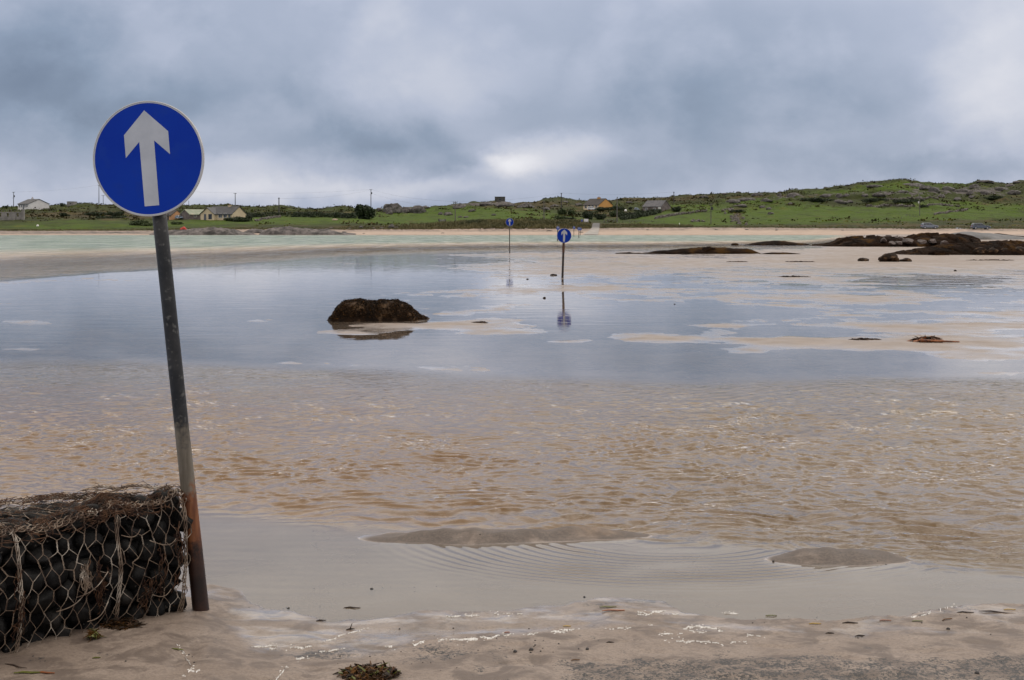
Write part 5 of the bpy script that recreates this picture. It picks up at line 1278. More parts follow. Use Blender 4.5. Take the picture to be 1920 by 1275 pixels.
# cream house with projecting gable
k = hs(420, 412)
cr = house(424, 412, 54 / k / .85, 20 / k / .5, 11.5 / k, 13.5 / k, -30, 'wall_cream', 'slate', 'cream house with slate roof and projecting front gable', 'house', 'house', .35, [(1.5, .9, .4)],
      [(0.6, .8, 1.3, 1.3), (2.6, .8, 1.3, 1.3)], [(4.3, .9, 1.9, 'door_grey')], [])
W0 = 20 / k / .5
def wing(root, x, w_, proj, wh, rh, W, wall, roof):
    m = MB(); m.prism([(x - w_ / 2, -.8), (x + w_ / 2, -.8), (x + w_ / 2, wh), (x, wh + rh - .05), (x - w_ / 2, wh)], -W / 2 - proj, -W / 2 + 2.5); o = m.build('front_wing', M[wall], root)
    r = MB(); sl = rh / (w_ / 2); ov = .3
    for s in (-1, 1):
        a = [(x + s * (w_ / 2 + ov), -W / 2 - proj - ov, wh - ov * sl), (x, -W / 2 - proj - ov, wh + rh), (x, -0.1, wh + rh), (x + s * (w_ / 2 + ov), -0.1, wh - ov * sl)]
        b_ = [(p, q_, z + .15) for p, q_, z in a]; r.add(a + b_, [(0, 1, 2, 3), (7, 6, 5, 4), (0, 4, 5, 1), (1, 5, 6, 2), (2, 6, 7, 3), (3, 7, 4, 0)])
    r.build('wing_roof', M[roof], root)
    for cx, cw, ch, nm, z, mt in ((x - .9, .95, 1.9, 'door', .02, 'door_grey'), (x + 1.2, 1.4, 1.6, 'window', .3, 'glass_dark')):
        d = MB(); d.box((cx, -W / 2 - proj - .012, z + ch / 2), (cw, .05, ch)); d.build(nm, M[mt], root)
wing(cr, -3.9, 5.6, 1.0, 11.5 / k, 11.5 / k, W0, 'wall_cream', 'slate')
# grey shed with tin roof
k = hs(362, 412)
sh = house(365, 411.5, 31 / k / .75, 22 / k / .62, 10 / k, 9 / k, 42, 'wall_stone', 'tin_green', 'grey shed with mossy green tin roof left of the cream house', 'shed', 'shed', .25, (), [(-1.5, .9, .8, .8)], [(2.0, 2.2, 2.2, 'metal_dark')])
# peach cottage
k = hs(325, 412)
house(322, 411.5, 26 / k / .7, 18 / k / .7, 8.5 / k, 9 / k, -45, 'wall_peach', 'tile_dark', 'small peach cottage half hidden behind the near sign pole', 'house', 'cottage', .3, (), [(-1.6, .7, .9, 1.0)], [(1.4, .9, 1.8, 'metal_dark')])
# orange house
k = hs(1122, 393)
oh = house(1121, 393.5, 27 / k / .66, 27 / k / .74, 9.5 / k, 11.5 / k, -48, 'wall_orange', 'tile_dark', 'orange gabled house with dark roof on the hill above the slipway', 'house', 'house', .3, [(0.6, 1.3, .5)], [(-3.0, .8, 1.1, 1.2), (1.0, .8, 1.1, 1.2), (3.0, .8, .9, 1.2)], [(-1.0, 1.0, 1.9, 'glass_dark')])
W1 = 27 / k / .74; L1 = 27 / k / .66
m = MB(); m.box((0, -W1 / 2 - .005, (9.5 / k) / 2 - .1), (L1 - .02, .03, 9.5 / k - .2)); fw = m.build('front_wall', M['wall_cream'], oh); fw['label'] = 'pale stone coloured front wall'
# stone cottage
k = hs(1230, 397)
house(1231, 397, 32 / k / .8, 21 / k / .6, 10 / k, 11 / k, -36, 'wall_stone', 'slate_light', 'grey stone cottage with worn slate roof among dark bushes', 'house', 'stone_cottage', .2, (), [(-2.4, .6, .8, .9), (1.2, .6, .8, .9)], [(3.4, 1.2, 1.9, 'frame_white')])
# flat roofed blocks on the skyline
def block(u, v, w, h, label, mat, name='bunker'):
    q = hit(u, v); Y = q.y; W_, Hh = px(w, Y), px(h, Y)
    root = empty(name, q + Vector((0, 0, -.3)), label, 'hut', None, math.radians(-3))
    m = MB(); m.box((0, 2, Hh / 2), (W_ * .96, 4, Hh)); m.build('wall', M[mat], root)
    m = MB(); m.box((0, 2, Hh + .12), (W_ * 0.99, 4.1, .26)); m.build('roof', M[mat], root)
    for x in (-.3, .3):
        m = MB(); m.box((x * W_, -.012, Hh * .5), (W_ * .05, .06, Hh * .8)); m.build('pilaster', M['wall_concrete'] if mat != 'concrete_dark' else M[mat], root)
    m = MB(); m.box((W_ * .05, -.02, Hh * .62), (W_ * .22, .05, Hh * .2)); m.build('window', M['glass_dark'], root)
block(937, 379.5, 19.5, 11, 'square dark concrete lookout hut on the central skyline', 'concrete_dark', 'lookout_hut')
block(131.5, 386, 13, 8.5, 'small grey concrete hut on the left skyline', 'wall_concrete', 'concrete_hut')
# ruined wall at the left edge
q = hit(20, 412.5); Y = q.y
root = empty('ruined_building', q, 'roofless grey block ruin with window gaps and a tall end pillar at the left edge', 'ruin')
m = MB()
sx = px(1, Y)
x0, x1 = gx(-30, Y) - q.x, gx(41, Y) - q.x
hh = px(15, Y)
segs = [(0.0, .40), (.46, .60), (.66, .86), (.92, 1.0)]
for a, b_ in segs: m.box(((x0 + (x1 - x0) * (a + b_) / 2), 0, hh / 2 - .3), ((x1 - x0) * (b_ - a), .45, hh + .6))
for a, b_ in ((.40, .46), (.60, .66), (.86, .92)):
    m.box(((x0 + (x1 - x0) * (a + b_) / 2), 0, hh * .2 - .3), ((x1 - x0) * (b_ - a), .44, hh * .4 + .6)); m.box(((x0 + (x1 - x0) * (a + b_) / 2), 0, hh * .93), ((x1 - x0) * (b_ - a), .44, hh * .14))
m.build('wall', M['wall_concrete'], root)
m = MB(); m.box((px(43.5 - 20, Y), -.1, px(20, Y) / 2 - .3), (px(5, Y), .8, px(20, Y) + .6)); m.build('pillar', M['wall_concrete'], root)
m = MB()
for u in (3, 9, 16, 21, 28, 33): m.box((px(u - 20, Y), 0, hh + px(2.4, Y)), (.14, .14, px(5, Y) * (0.6 + .4 * ((u * 7) % 5) / 5)))
m.build('stub_post', M['timber'], root)
m = MB(); m.box((px(-10, Y), -1.6, hh * .18), (px(40, Y), 1.2, hh * .45)); m.build('low_wall', M['wall_concrete'], root)

# slipway road
def slip():
    rows = np.linspace(338.5, 398, 40); V = []; Fc = []
    for Y in rows:
        v = HV + H * F / Y
        t = (Y - 338.5) / (398 - 338.5)
        ul = np.interp(Y, [338, 352, 366, 385, 398], [1093, 1101, 1109.5, 1112, 1112.5]); ur = np.interp(Y, [338, 352, 366, 385, 398], [1121.5, 1122.5, 1124, 1124.5, 1124])
        for k_ in range(9):
            u = ul + (ur - ul) * k_ / 8
            V.append((gx(u, Y), Y, float(land_z(np.array([u]), np.array([Y]))[0]) + 0.10))
    for j in range(len(rows) - 1):
        for k_ in range(8):
            a = j * 9 + k_; Fc.append((a, a + 1, a + 10, a + 9))
    t = NT('slipway_concrete'); p = t.pos()
    n = t.noise(p, 0.6, 5, .6); sp = t.node("SeparateXYZ"); t.link(p, sp.inputs[0])
    c = t.mix(t.ramp(n, .3, .7), (0.24, .225, .21), (.36, .335, .31))
    c = t.mix(t.ramp(t.math('ADD', sp.outputs[1], t.math('MULTIPLY', n, 10.0)), 366, 376), c, (0.10, .098, .10))
    tag(mesh_obj('slipway', V, Fc, t.done(t.principled(c, .85)), smooth=True), kind='structure')
slip()

# white panel on posts and its arrow sign
q = hit(1099, 419.5); Y = q.y
root = empty('notice_board', q, 'white notice board on two posts at the left of the slipway top', 'notice board')
m = MB(); m.box((0, 0, px(5.2, Y)), (px(8.2, Y), .06, px(7.6, Y))); m.build('panel', M['panel_white'], root)
for x in (-2.8, 2.8):
    m = MB(); m.tube([(px(x, Y), .07, -.3), (px(x, Y), .07, px(8, Y))], .05, 8); m.build('post', M['timber'], root)
qs = hit(1091.5, 419.5)
make_sign(qs, px(6.0, qs.y), px(5.4, qs.y), .05, .05, 0, math.radians(-48), 'blue round sign turned sideways beside the white notice board', None, M['pole_far'], 28)

# cars
def car(q, length, hgt, rz, paint, label, s=1.0):
    root = empty('parked_car', q, label, 'car', 'cars parked across the bay', rz)
    W_ = 1.78; k = length / 4.4; hz = hgt / 1.6
    body = [(-2.18, .36), (-2.2, .62), (-2.12, .92), (-1.9, 1.0), (.95, 1.0), (1.45, .94), (2.0, .82), (2.18, .66), (2.2, .40), (2.0, .30), (-2.0, .30)]
    cab = [(-2.08, .98), (-1.86, 1.45), (-1.55, 1.56), (-.3, 1.60), (.15, 1.55), (.98, .99)]
    def ext(nm, poly, w0, w1, mt, zsplit, par=root):
        V = []; n = len(poly)
        for sgn in (-1, 1):
            for x, z in poly:
                w_ = w0 + (w1 - w0) * max(0, min(1, (z - zsplit) / .6)); V.append((x * k, sgn * w_ / 2, z * hz))
        fs = [tuple(range(n)), tuple(reversed(range(n, 2 * n)))] + [(i, (i + 1) % n, (i + 1) % n + n, i + n) for i in range(n)]
        o = mesh_obj(nm, V, fs, M[mt], par)
        bm = bmesh.new(); bm.from_mesh(o.data); bmesh.ops.recalc_face_normals(bm, faces=bm.faces); bm.to_mesh(o.data); bm.free()
        bevel(o, .06, 2); return o
    b_ = ext('body', body, W_, W_ - .04, paint, .5)
    ext('cabin', cab, W_ - .08, 1.30, paint, 1.0)
    for sgn in (-1, 1):
        for poly in ([(-1.78, 1.06), (-1.62, 1.40), (-1.2, 1.47), (-1.1, 1.06)], [(-1.02, 1.06), (-1.1, 1.47), (-.28, 1.49), (-.22, 1.06)], [(-.14, 1.06), (-.2, 1.48), (.10, 1.45), (.78, 1.06)]):
            V = []
            for dy in (.0, .03):
                for x, z in poly: V.append((x * k, sgn * ((W_ - .08 + (1.30 - W_ + .08) * (z - 1.0) / .6) / 2 + .006 + dy * .3), z * hz))
            mesh_obj('side_window', V, [(0, 1, 2, 3), (7, 6, 5, 4), (0, 4, 5, 1), (1, 5, 6, 2), (2, 6, 7, 3), (3, 7, 4, 0)], M['glass_dark'], root)
    for nm, pts in (('windscreen', [(.22, 1.50), (.93, 1.03)]), ('rear_window', [(-1.93, 1.40), (-2.06, 1.05)])):
        (xa, za), (xb, zb_) = pts; o_ = .035 if xa > 0 else -.035
        V = [((xa + o_) * k, -.56, za * hz), ((xa + o_) * k, .56, za * hz), ((xb + o_) * k, .74, zb_ * hz), ((xb + o_) * k, -.74, zb_ * hz), (xa * k, -.56, za * hz - .03), (xa * k, .56, za * hz - .03), (xb * k, .74, zb_ * hz - .03), (xb * k, -.74, zb_ * hz - .03)]
        mesh_obj(nm, V, [(0, 1, 2, 3), (7, 6, 5, 4), (0, 4, 5, 1), (1, 5, 6, 2), (2, 6, 7, 3), (3, 7, 4, 0)], M['glass_dark'], root)
    for x in (-1.38, 1.36):
        for sgn in (-1, 1):
            m = MB(); m.tube([(x * k, sgn * (W_ / 2 - .20), .34), (x * k, sgn * (W_ / 2 + .015), .34)], .34, 20); w_ = m.build('wheel', M['tyre'], root)
            m = MB(); m.tube([(x * k, sgn * (W_ / 2 + .005), .34), (x * k, sgn * (W_ / 2 + .03), .34)], .21, 16); m.build('rim', M['rim'], w_)
    for sgn in (-1, 1):
        m = MB(); m.box((2.10 * k, sgn * .66, .72 * hz), (.20, .34, .14)); m.build('headlight', M['lamp_glass'], root)
        m = MB(); m.box((-2.15 * k, sgn * .72, .84 * hz), (.12, .22, .26)); m.build('tail_light', M['tail_red'], root)
    return root
for u, v, w, h, pt, lab in [(1742.5, 429, 31, 11.5, 'car_silver', 'silver blue car parked on the shore, left of the two'), (1838.5, 430, 35, 11.5, 'car_grey', 'darker blue grey estate car parked on the shore at right')]:
    q = hit(u, v); car(q, px(w, q.y), px(h, q.y), 0.0, pt, lab)
q = hit(1110, 394.5); car(q + Vector((0, -3, 0)), px(19, q.y), px(7.0, q.y), math.radians(-15), 'car_white', 'white car parked in front of the orange house')
q = hit(339, 411); car(q + Vector((0, -2, 0)), px(14, q.y), px(6.8, q.y), math.radians(-30), 'car_blue', 'pale blue car parked between peach cottage and shed')
q = hit(1194, 395); car(q + Vector((0, -1, 0)), px(9.5, q.y), px(5, q.y), math.radians(10), 'car_blue', 'small pale car among bushes left of the stone cottage')

# utility poles and lines
GP = 'timber utility poles across the bay'
def upole(u, vt, vb, label, arm=6.0, r=.14, kit=None, double=False, mat='timber_dark'):
    q = hit(u, vb); Y = q.y
    hgt = gz(vt, Y) - q.z
    root = empty('utility_pole', q, label, 'utility pole', GP)
    m = MB(); m.tube([(0, 0, -.6), (0, 0, hgt)], [r * 1.2, r * .8], 9); m.build('pole', M[mat], root)
    if arm:
        a = px(arm, Y) / 2
        m = MB(); m.box((0, -.14, hgt - .25), (a * 2, .12, .14)); m.build('crossarm', M[mat], root)
        for x in (-.92, 0, .92):
            m = MB(); m.tube([(x * a, -.14, hgt - .2), (x * a, -.14, hgt + .12)], .05, 6); m.build('insulator', M['metal_dark'], root)
    if kit:
        m = MB(); m.tube([(.32, -.1, hgt - kit - .9), (.32, -.1, hgt - kit)], .30, 12); m.build('transformer', M['metal_dark'], root)
        m = MB(); m.box((-.1, -.1, hgt - kit - 1.3), (1.1, .1, .1)); m.build('lower_arm', M['timber_dark'], root)
    return root, Vector((q.x, q.y, q.z + hgt))
tops = {}
for key, a in {'a': (25.5, 360, 389, 'utility pole with a dark box left of the white bungalow', 4, .15, 1.5), 'b': (185.5, 347, 383, 'tall bare utility pole at the left rim of the near sign', 4, .16, None), 'c': (193.5, 366, 384, 'shorter T topped pole beside the tall one at the near sign', 5.5, .12, None),
               'd': (354, 376, 387, 'low pole end showing just right of the near sign', 0, .12, None), 'e': (441, 362, 388, 'utility pole with short crossarm behind the cream house', 5.5, .17, None), 'f': (523, 371, 405, 'thick plain utility pole rising from the hedge', 2.6, .20, None),
               'g': (695.5, 355, 392, 'tall utility pole with transformer above the big round bush', 5, .17, 1.4), 'h': (853.5, 378, 416, 'T topped pole standing on the green slope', 8, .13, None), 'i': (1052.5, 362, 391, 'utility pole on the rise left of the orange house', 2.8, .19, None),
               'j': (1157, 371, 417, 'long pale timber pole right of the slipway', 0, .17, None), 'k': (1263.5, 360, 380, 'utility pole on the skyline right of the stone cottage', 2.2, .17, None), 'l': (1333, 381, 421, 'slim pole with pale fittings on the grass field', 5.5, .11, 1.0),
               'm': (1019, 375, 414, 'first of two thin poles on the dune bank', 0, .08, None), 'n': (1021.5, 376, 414.5, 'second of two thin poles on the dune bank', 0, .08, None)}.items():
    r_, t_ = upole(a[0], a[1], a[2], a[3], a[4], a[5], a[6], mat='timber' if key in 'jlmnh' else 'timber_dark'); tops[key] = t_
q = hit(1724.5, 405); Y = q.y; hgt = gz(364, Y) - q.z
root = empty('lamp_post', q, 'pale post with a lamp head standing alone on the right hillside', 'lamp post')
m = MB(); m.tube([(0, 0, -.5), (0, 0, hgt)], [.14, .10], 9); m.build('pole', M['timber'], root)
m = MB(); m.box((.15, 0, hgt + .1), (.95, .4, .35)); m.box((-.25, 0, hgt - .25), (.2, .2, .5)); m.build('lamp_head', M['wall_concrete'], root)
m = MB(); m.box((-.35, 0, hgt * .62), (.3, .3, .7)); m.build('meter_box', M['panel_white'], root)
def line(a, b_, sag, label, offs=(0.0,), r=.016):
    A_, B_ = tops[a] if isinstance(a, str) else a, tops[b_] if isinstance(b_, str) else b_
    m = MB()
    for d in offs:
        pts = []
        for k_ in range(17):
            t = k_ / 16; p = A_.lerp(B_, t); p = p + Vector((0, 0, -4 * sag * t * (1 - t) + d)); pts.append(p - A_)
        m.tube(pts, r, 4)
    tag(m.build('power_line', M['cable'], None, A_), label, 'power line', 'overhead wires between the poles')
line('b', 'e', .8, 'overhead wire from the pole at the near sign to the cream house pole', (0.1,)); line('e', 'g', .9, 'overhead wire from the cream house pole to the transformer pole', (0.1,))
line('f', 'g', 1.2, 'lower overhead wire from the hedge pole to the transformer pole', (-.2,)); line('g', 'h', 1.1, 'pair of wires from the transformer pole down to the T topped pole', (0.05, -1.8)); line('h', 'i', .9, 'overhead wire from the T topped pole to the pole by the rise', (0.1,))
line('i', 'k', .9, 'overhead wire from the pole by the rise to the skyline pole', (0.05,)); line('a', 'b', .8, 'overhead wire across the white bungalow', (0.05,))

# boulders and outcrops on the hills
GO = 'grey outcrop boulders on the hillside'
def hrock(u, v, w, h, label, seed, group=GO, mat='hill_rock', dep=None, sub=4, cut=4, rough=.24):
    q = hit(u, v); Y = q.y
    return rock('boulder', q + Vector((0, (dep or px(w, Y) * .7) * .25, -px(h, Y) * .06)), (px(w, Y) * 1.06, dep or px(w, Y) * .7, px(h, Y) * 1.08), M[mat], label, 'boulder', group, seed, rough, 1.5, sub, .2 * math.sin(seed), .5, cut, .07)
for i, (u, v, w, h, lab) in enumerate([(735, 398, 38, 18, 'huge grey outcrop boulder right of the big round bush'), (730, 401.5, 13, 9, 'small pale pointed boulder below the huge outcrop'), (762, 399, 28, 12, 'broad grey boulder between the two big outcrops'), (783, 400, 31, 15, 'second huge grey boulder on the central skyline'),
                              (797, 391, 14, 6, 'low rock at the right shoulder of the second huge boulder'), (711, 395, 11, 6, 'small rock between bush and huge outcrop'), (826, 403, 9, 6, 'small grey rock on the green slope, left of the wide one'), (840, 404, 18, 7, 'wide grey rock on the green slope beside the T topped pole'),
                              (862, 391, 26, 8, 'long grey ledge on the skyline above the green slope'), (915, 386, 30, 7, 'grey ledge left under the lookout hut'), (948, 389, 34, 9, 'grey ledge right under the lookout hut'), (985, 390, 30, 9, 'brown grey outcrop on the ridge right of the lookout hut'), (886, 397, 14, 5, 'little rock in the grass below the lookout hut'),
                              (874, 409, 10, 4.5, 'little rock low on the green slope'), (862, 408, 9, 3.5, 'smallest rock low on the green slope'), (926, 404, 10, 4, 'brown rock in the grass above the thin pole sign'), (733.5, 428, 12, 8, 'round boulder at the top of the far beach'), (676, 428, 11, 5, 'low stone left of the round beach boulder'), (744, 428.5, 8, 4, 'small stone right of the round beach boulder')]):
    hrock(u, v, w, h, lab, 300 + i)
for i, (u, v, w, h) in enumerate([(1488, 371, 24, 11), (1462, 369, 8, 7), (1530, 378, 16, 6), (1552, 371, 26, 8), (1573, 371, 18, 9), (1588, 369, 12, 6), (1576, 382, 26, 8), (1593, 381, 14, 6), (1482, 384, 10, 5), (1420, 368, 22, 6), (1400, 377, 36, 7), (1438, 378, 24, 6), (1376, 381, 30, 8), (1390, 389, 24, 6), (1430, 390, 12, 5), (1442, 393, 10, 5),
                          (1445, 402, 12, 5), (1712, 350, 40, 8), (1738, 354, 24, 7), (1752, 362, 22, 11), (1780, 358, 24, 10), (1806, 362, 26, 9), (1820, 366, 16, 9), (1766, 371, 16, 7), (1726, 373, 14, 6), (1693, 363, 24, 7), (1650, 368, 26, 7), (1622, 369, 16, 6), (1640, 351, 30, 5), (1830, 353, 22, 8), (1850, 365, 28, 8),
                          (1880, 358, 26, 8), (1905, 365, 26, 9), (1895, 350, 22, 6), (1795, 375, 16, 6), (1822, 372, 16, 6), (1360, 366, 14, 4), (1320, 371, 16, 4), (1120, 384, 9, 4), (1085, 386, 14, 5), (1040, 388, 16, 5), (1060, 380, 12, 4), (1023, 393, 20, 5), (1180, 381, 12, 4), (1385, 360.5, 10, 3), (1548, 353.5, 8, 3), (1850, 342, 34, 5), (1908, 344, 16, 5), (1770, 345.5, 12, 3)]):
    hrock(u, v, w, h, 'grey lichen covered outcrop among grass and heather on the right hillside', 400 + i, 'outcrops over the right hillside', sub=3, cut=3)
# rubble slope at the field corner
for i in range(26):
    rr_ = random.Random(900 + i); t = rr_.random()
    u = 1362 + 26 * t + rr_.gauss(0, 5); v = 394 + 26 * t + rr_.gauss(0, 1.5)
    hrock(u, v, rr_.uniform(4, 8), rr_.uniform(3, 5), 'dark loose stone in the rubble slope at the corner of the grass field', 500 + i, 'loose stones of the rubble slope', 'dry_wall', sub=2, cut=2)
# shore rocks at the left
GSH = 'rocks along the far shoreline'
def shore(prof, Y, dep, label, seed, mat='shore_rock', amp=.5, power=2.4, ridge=.35, base=None):
    return heap('shore_rock', prof, Y, dep, M[mat], label, 'rocks', GSH, seed, amp, .28, 200, 40, power, base if base is not None else -.05, .5, .3, ridge)
shore([(284, 440), (292, 437), (305, 435.5), (325, 433), (340, 431.5), (360, 430.5), (380, 429), (400, 428.5), (415, 428.8), (430, 429.5), (445, 432), (456, 435.5), (470, 437), (480, 440)], 336, 15, 'dark ridged shore rocks behind the near sign pole', 71)
shore([(455, 440), (462, 435), (472, 430.5), (485, 430), (500, 431), (512, 433), (525, 436), (540, 439)], 350, 10, 'grey shore rocks in the gap between the two long ledges', 72, base=.4)
shore([(488, 440), (500, 433), (505, 429.5), (520, 428), (545, 427.5), (560, 428.5), (580, 430), (600, 430.5), (615, 431), (625, 433), (640, 436), (660, 437.5), (672, 439.5)], 343, 13, 'long pale grey shore ledge at the left end of the far beach', 73)
shore([(30, 437.5), (60, 436.5), (120, 436.2), (180, 436.5), (230, 436), (260, 436), (275, 438)], 352, 5, 'low dark shingle bank along the left far shore', 74, amp=.12, ridge=.1, base=.1)
for i, (u, v, w, h) in enumerate([(645, 436, 9, 2.2), (620, 429, 10, 3), (655, 430, 9, 3), (700, 429, 8, 3), (715, 428.5, 8, 3), (1030, 433.5, 12, 2), (1090, 436, 9, 1.5), (830, 437.4, 7, 1.4), (1400, 431, 7, 1.8), (1456, 432, 6, 1.8), (1580, 432, 6, 1.6), (1215, 431.5, 6, 1.6), (1343, 431, 6, 1.6), (682, 438, 5, 1.2)]):
    hrock(u, v, w, h, 'small dark stone lying on the pale far beach', 600 + i, 'small stones on the far beach', 'shore_rock', sub=2, cut=2)

# dry stone walls
def swall(pts, h, label, seed, mat='dry_wall', wd=.7):
    rr = random.Random(seed); q = [hit(u, v) for u, v in pts]; c = q[0].copy()
    bm = bmesh.new()
    for a, b_ in zip(q, q[1:]):
        L = (b_ - a).length; n = int(L / .55) + 1
        for i in range(n):
            p = a.lerp(b_, (i + rr.random()) / n); Hh = px(h, p.y) * rr.uniform(.7, 1.15); gzz = land_at(p.x, p.y)
            z = 0
            while z < Hh:
                s = rr.uniform(.35, .62)
                mt = Matrix.Translation(Vector((p.x + rr.gauss(0, .1), p.y + rr.gauss(0, wd * .15), gzz + z + s * .25)) - c) @ Matrix.Rotation(rr.random() * 6, 4, Vector((rr.random(), rr.random(), 1)).normalized()) @ Matrix.Diagonal((s * rr.uniform(.6, .9), s * .6, s * .5, 1))
                bmesh.ops.create_icosphere(bm, subdivisions=1, radius=1.0, matrix=mt); z += s * .6
    me = bpy.data.meshes.new('drystone_dyke'); bm.to_mesh(me); bm.free(); me.materials.append(M[mat])
    o = bpy.data.objects.new('drystone_dyke', me); COL.objects.link(o); o.location = c
    tag(o, label, 'stone wall', 'dry stone walls across the bay')
swall([(1228, 411), (1250, 407), (1270, 403), (1300, 399.5), (1325, 397)], 3.2, 'broken dry stone wall across the green field right of the stone cottage', 1)
swall([(478, 415), (490, 412), (505, 409.5), (525, 407.5)], 2.2, 'low pale stone wall climbing right of the cream house', 2)
swall([(1625, 388.5), (1660, 386.5), (1690, 387), (1715, 388)], 3, 'dry stone wall below the dark scrub of the right hillside', 3)
swall([(1752, 404), (1775, 400.5), (1795, 397), (1815, 393)], 2.4, 'dry stone wall climbing right of the lamp post', 4)
swall([(1738, 388), (1770, 386), (1800, 388)], 2.6, 'dry stone wall in the upper right field', 5)
swall([(1660, 376), (1700, 374), (1730, 375), (1760, 373)], 3, 'dry stone wall running behind the lamp post', 6)
swall([(1298, 416.5), (1310, 415.5), (1322, 416)], 2.6, 'short heap of wall stones in the green field', 7)

# fences
def fence(us, base, ht, label, r=.06, rail=True, rows=(.45, .95), mat='timber_dark'):
    q = [hit(u, v) for u, v in base]; c = q[0].copy()
    root = empty('wire_fence', c, label, 'fence', 'post and wire fences')
    for p in q:
        m = MB(); m.tube([p - c + Vector((0, 0, -.3)), p - c + Vector((random.gauss(0, .03), 0, px(ht, p.y) * random.uniform(.85, 1.1)))], r, 6); m.build('post', M[mat], root)
    for f in rows:
        m = MB(); m.tube([p - c + Vector((0, 0, px(ht, p.y) * f)) for p in q], .014, 4); m.build('wire', M['cable'], root)
fence(None, [(u, float(np.interp(u, _sx, _sy)) + 1.2) for u in (1404, 1416, 1442, 1464, 1475, 1505, 1530, 1545, 1568, 1576, 1601, 1617, 1659, 1675, 1685, 1695)], 4.6, 'post and wire fence along the skyline of the right hill', .09)
fence(None, [(1133, 417.5), (1138.5, 417), (1142, 417), (1146, 417), (1150, 417), (1153, 417)], 6.5, 'grey timber paling fence at the right of the slipway top', .12, mat='timber')
fence(None, [(1168, 417), (1180, 417), (1192, 416.5), (1206, 416.5), (1222, 416.5), (1245, 417)], 3.4, 'low post and wire fence on the bank right of the slipway', .06, mat='timber')
fence(None, [(1690, 411), (1700, 406.5), (1706, 406.5), (1712, 406.5), (1716, 407), (1720, 407)], 5, 'short fence with pale posts beside the lamp post', .06, mat='timber')
# small things
for u, v, w, h, mt, lab, nm, ct in [(1274, 421.5, 1.4, 3.6, 'white_paint', 'short white marker post on the far grass bank', 'marker_post', 'post'), (1237.5, 394, 2.6, 6, 'white_paint', 'white oil tank at the gable of the stone cottage', 'oil_tank', 'tank')]:
    q = hit(u, v); m = MB(); m.tube([(0, 0, -.2), (0, 0, px(h, q.y) * .9), (0, 0, px(h, q.y))], [px(w, q.y) / 2, px(w, q.y) / 2, px(w, q.y) / 2 * .6], 10); tag(m.build(nm, M[mt], None, q), lab, ct)
q = hit(70.5, 424.5); rock('silage_bale', q, (px(5, q.y), px(4, q.y), px(3.6, q.y)), M['white_paint'], 'white wrapped bale on the left green field', 'bale', None, 9, .05, 1, 3)
q = hit(1173, 396); rock('silage_bale', q, (px(5, q.y), px(4, q.y), px(4, q.y)), M['white_paint'], 'white wrapped bale between orange house and stone cottage', 'bale', None, 10, .05, 1, 3)
q = Vector((gx(344, 333), 333, gz(431, 333)))
root = empty('buoy_heap', q, 'heap of red fishing buoys on the dark shore rocks', 'buoys')
for x, z, r in ((-.45, .1, .34), (.1, .25, .40), (.5, .05, .30)):
    o = rock('buoy', Vector((x, 0, z - .2)), (r * 2, r * 2, r * 2), M['buoy_red'], None, None, None, 5, .03, 1, 3, 0, .8, 0, 0, root)
q = hit(829, 415.5); Y = q.y
root = empty('stone_bench', q, 'pale stone trough standing in the grass under the T topped pole', 'trough')
m = MB(); m.box((0, 0, px(2.1, Y)), (px(12, Y), .8, px(3.6, Y))); m.build('slab', M['wall_concrete'], root)
for x in (-6, 6):
    m = MB(); m.box((px(x, Y), 0, px(2.4, Y)), (.35, .9, px(5, Y))); m.build('end_stone', M['hill_rock'], root)
q = hit(628, 413); rock('boulder', q, (px(11, q.y), 1.4, px(3.4, q.y)), M['beach'], 'tan flat stone in the green field before the long hedge', 'boulder', None, 12, .15, 1.2, 3)

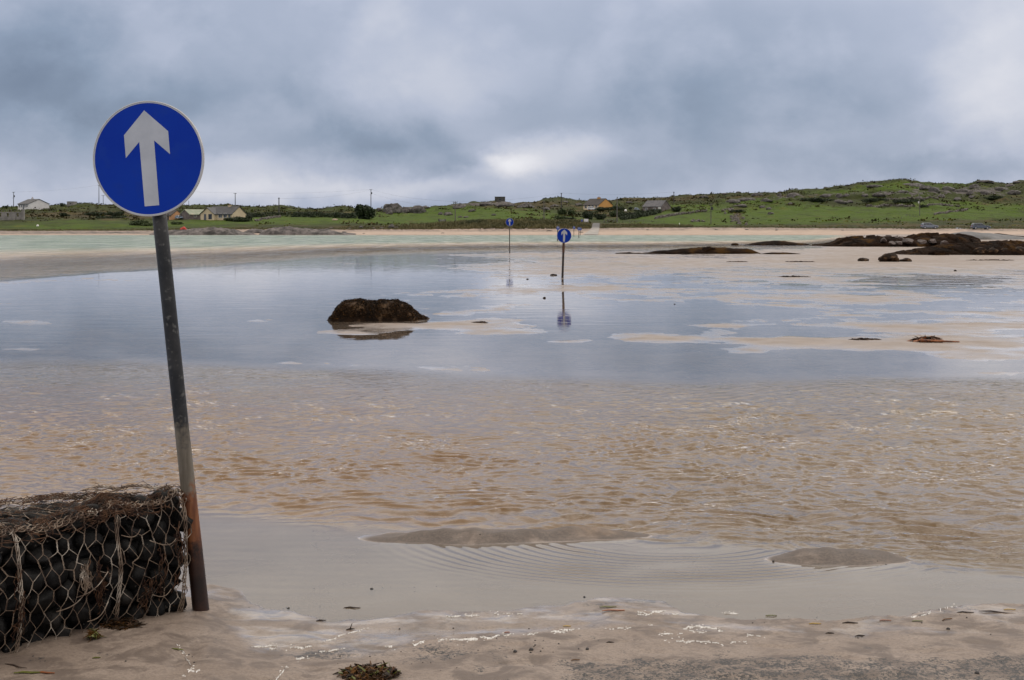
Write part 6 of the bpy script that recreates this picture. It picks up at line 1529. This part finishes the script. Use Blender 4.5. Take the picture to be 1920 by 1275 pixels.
# rough grass on the dune bank
def dune():
    rr = random.Random(77); V = []; Fc = []
    def tuft(u, Y, hmin, hmax, n):
        x = gx(u, Y); z = land_at(x, Y)
        for _ in range(n):
            a = rr.random() * 6.28; b0 = len(V); hh = rr.uniform(hmin, hmax); d = Vector((math.cos(a), math.sin(a), 0)); w_ = rr.uniform(.025, .06)
            s = Vector((-d.y, d.x, 0)) * w_; p = Vector((x + rr.gauss(0, .18), Y + rr.gauss(0, .18), z - .05))
            V.extend([p - s, p + s, p + d * hh * .25 + s * .7 + Vector((0, 0, hh * .7)), p + d * hh * .25 - s * .7 + Vector((0, 0, hh * .7)), p + d * hh * .6 + Vector((0, 0, hh))])
            Fc.extend([(b0, b0 + 1, b0 + 2, b0 + 3), (b0 + 3, b0 + 2, b0 + 4)])
    for _ in range(4200):
        u = rr.uniform(740, 1106); Y = rr.uniform(364, 386)
        if rr.random() > (u - 730) / 190: continue
        tuft(u, Y, .35, .9, 7)
    for _ in range(900): tuft(rr.uniform(1128, 1300), rr.uniform(365, 378), .2, .5, 6)
    for _ in range(700): tuft(rr.uniform(640, 850), rr.uniform(364, 376), .2, .5, 6)
    for _ in range(1500): tuft(rr.uniform(-20, 700), rr.uniform(364, 372), .15, .45, 6)
    for _ in range(900): tuft(rr.uniform(1300, 1940), rr.uniform(364, 374), .15, .4, 6)
    tag(mesh_obj('dune_grass', V, Fc, M['dune_grass']), 'rough olive grass along the bank above the far beach', 'grass', None, 'stuff')
dune()
FIELDS = [(150, 422, 170, 10), (380, 418, 100, 8), (560, 411, 130, 7), (730, 413, 150, 6), (850, 403, 120, 10), (1260, 408, 110, 12), (1330, 409, 50, 12), (1590, 398, 180, 9), (1720, 403, 140, 8), (1480, 402, 80, 12), (1880, 402, 80, 8)]
def ground_cover():
    for name, mat, n, lab, amp in (('heather', 'heather', 7000, 'dark heather and bracken scrub dotted over the hills', 0.0), ('grass_tussocks', 'tussock', 2200, 'rough yellow green grass tussocks over the fields and hills', 0.3)):
        rr = random.Random(len(name)); V = []; Fc = []
        k = 0
        while k < n:
            u = rr.uniform(-30, 1950); Y = 378 + (715 - 378) * rr.random() ** (0.7 if name == 'heather' else 1.0); X = gx(u, Y)
            dens = 0.5 + 0.9 * mnoise.fractal(Vector((X / 22, Y / 30, 3 + len(name))), .9, 2, 4) + (0.30 * (Y - 520) / 150 if name == 'heather' else 0)
            if rr.random() > dens * (1.0 if name == 'heather' else .9): k += 0.34; continue
            k += 1
            if 1085 < u < 1140 and Y < 470: continue
            vv = HV + (H - land_at(X, Y)) * F / Y
            if any(((u - a) / c) ** 2 + ((vv - b_) / d) ** 2 < rr.uniform(.6, 1.5) for a, b_, c, d in FIELDS): continue
            z = land_at(X, Y); s_ = rr.uniform(.25, .85) * (1.0 if name == 'heather' else .75)
            for _ in range(9):
                p = Vector((X + rr.gauss(0, s_ * 1.1), Y + rr.gauss(0, s_), z + abs(rr.gauss(0, s_ * .45)) - .1)); nn = Vector((rr.gauss(0, 1), rr.gauss(0, 1), rr.gauss(.6, 1))).normalized(); a = nn.orthogonal().normalized(); b_ = nn.cross(a); L = s_ * rr.uniform(.35, .7)
                b0 = len(V); V += [p - a * L, p + b_ * L * .7, p + a * L, p - b_ * L * .7]; Fc.append((b0, b0 + 1, b0 + 2, b0 + 3))
        tag(mesh_obj(name if name == 'heather' else 'tussock_grass', V, Fc, M[mat]), lab, 'ground cover', None, 'stuff')
ground_cover()
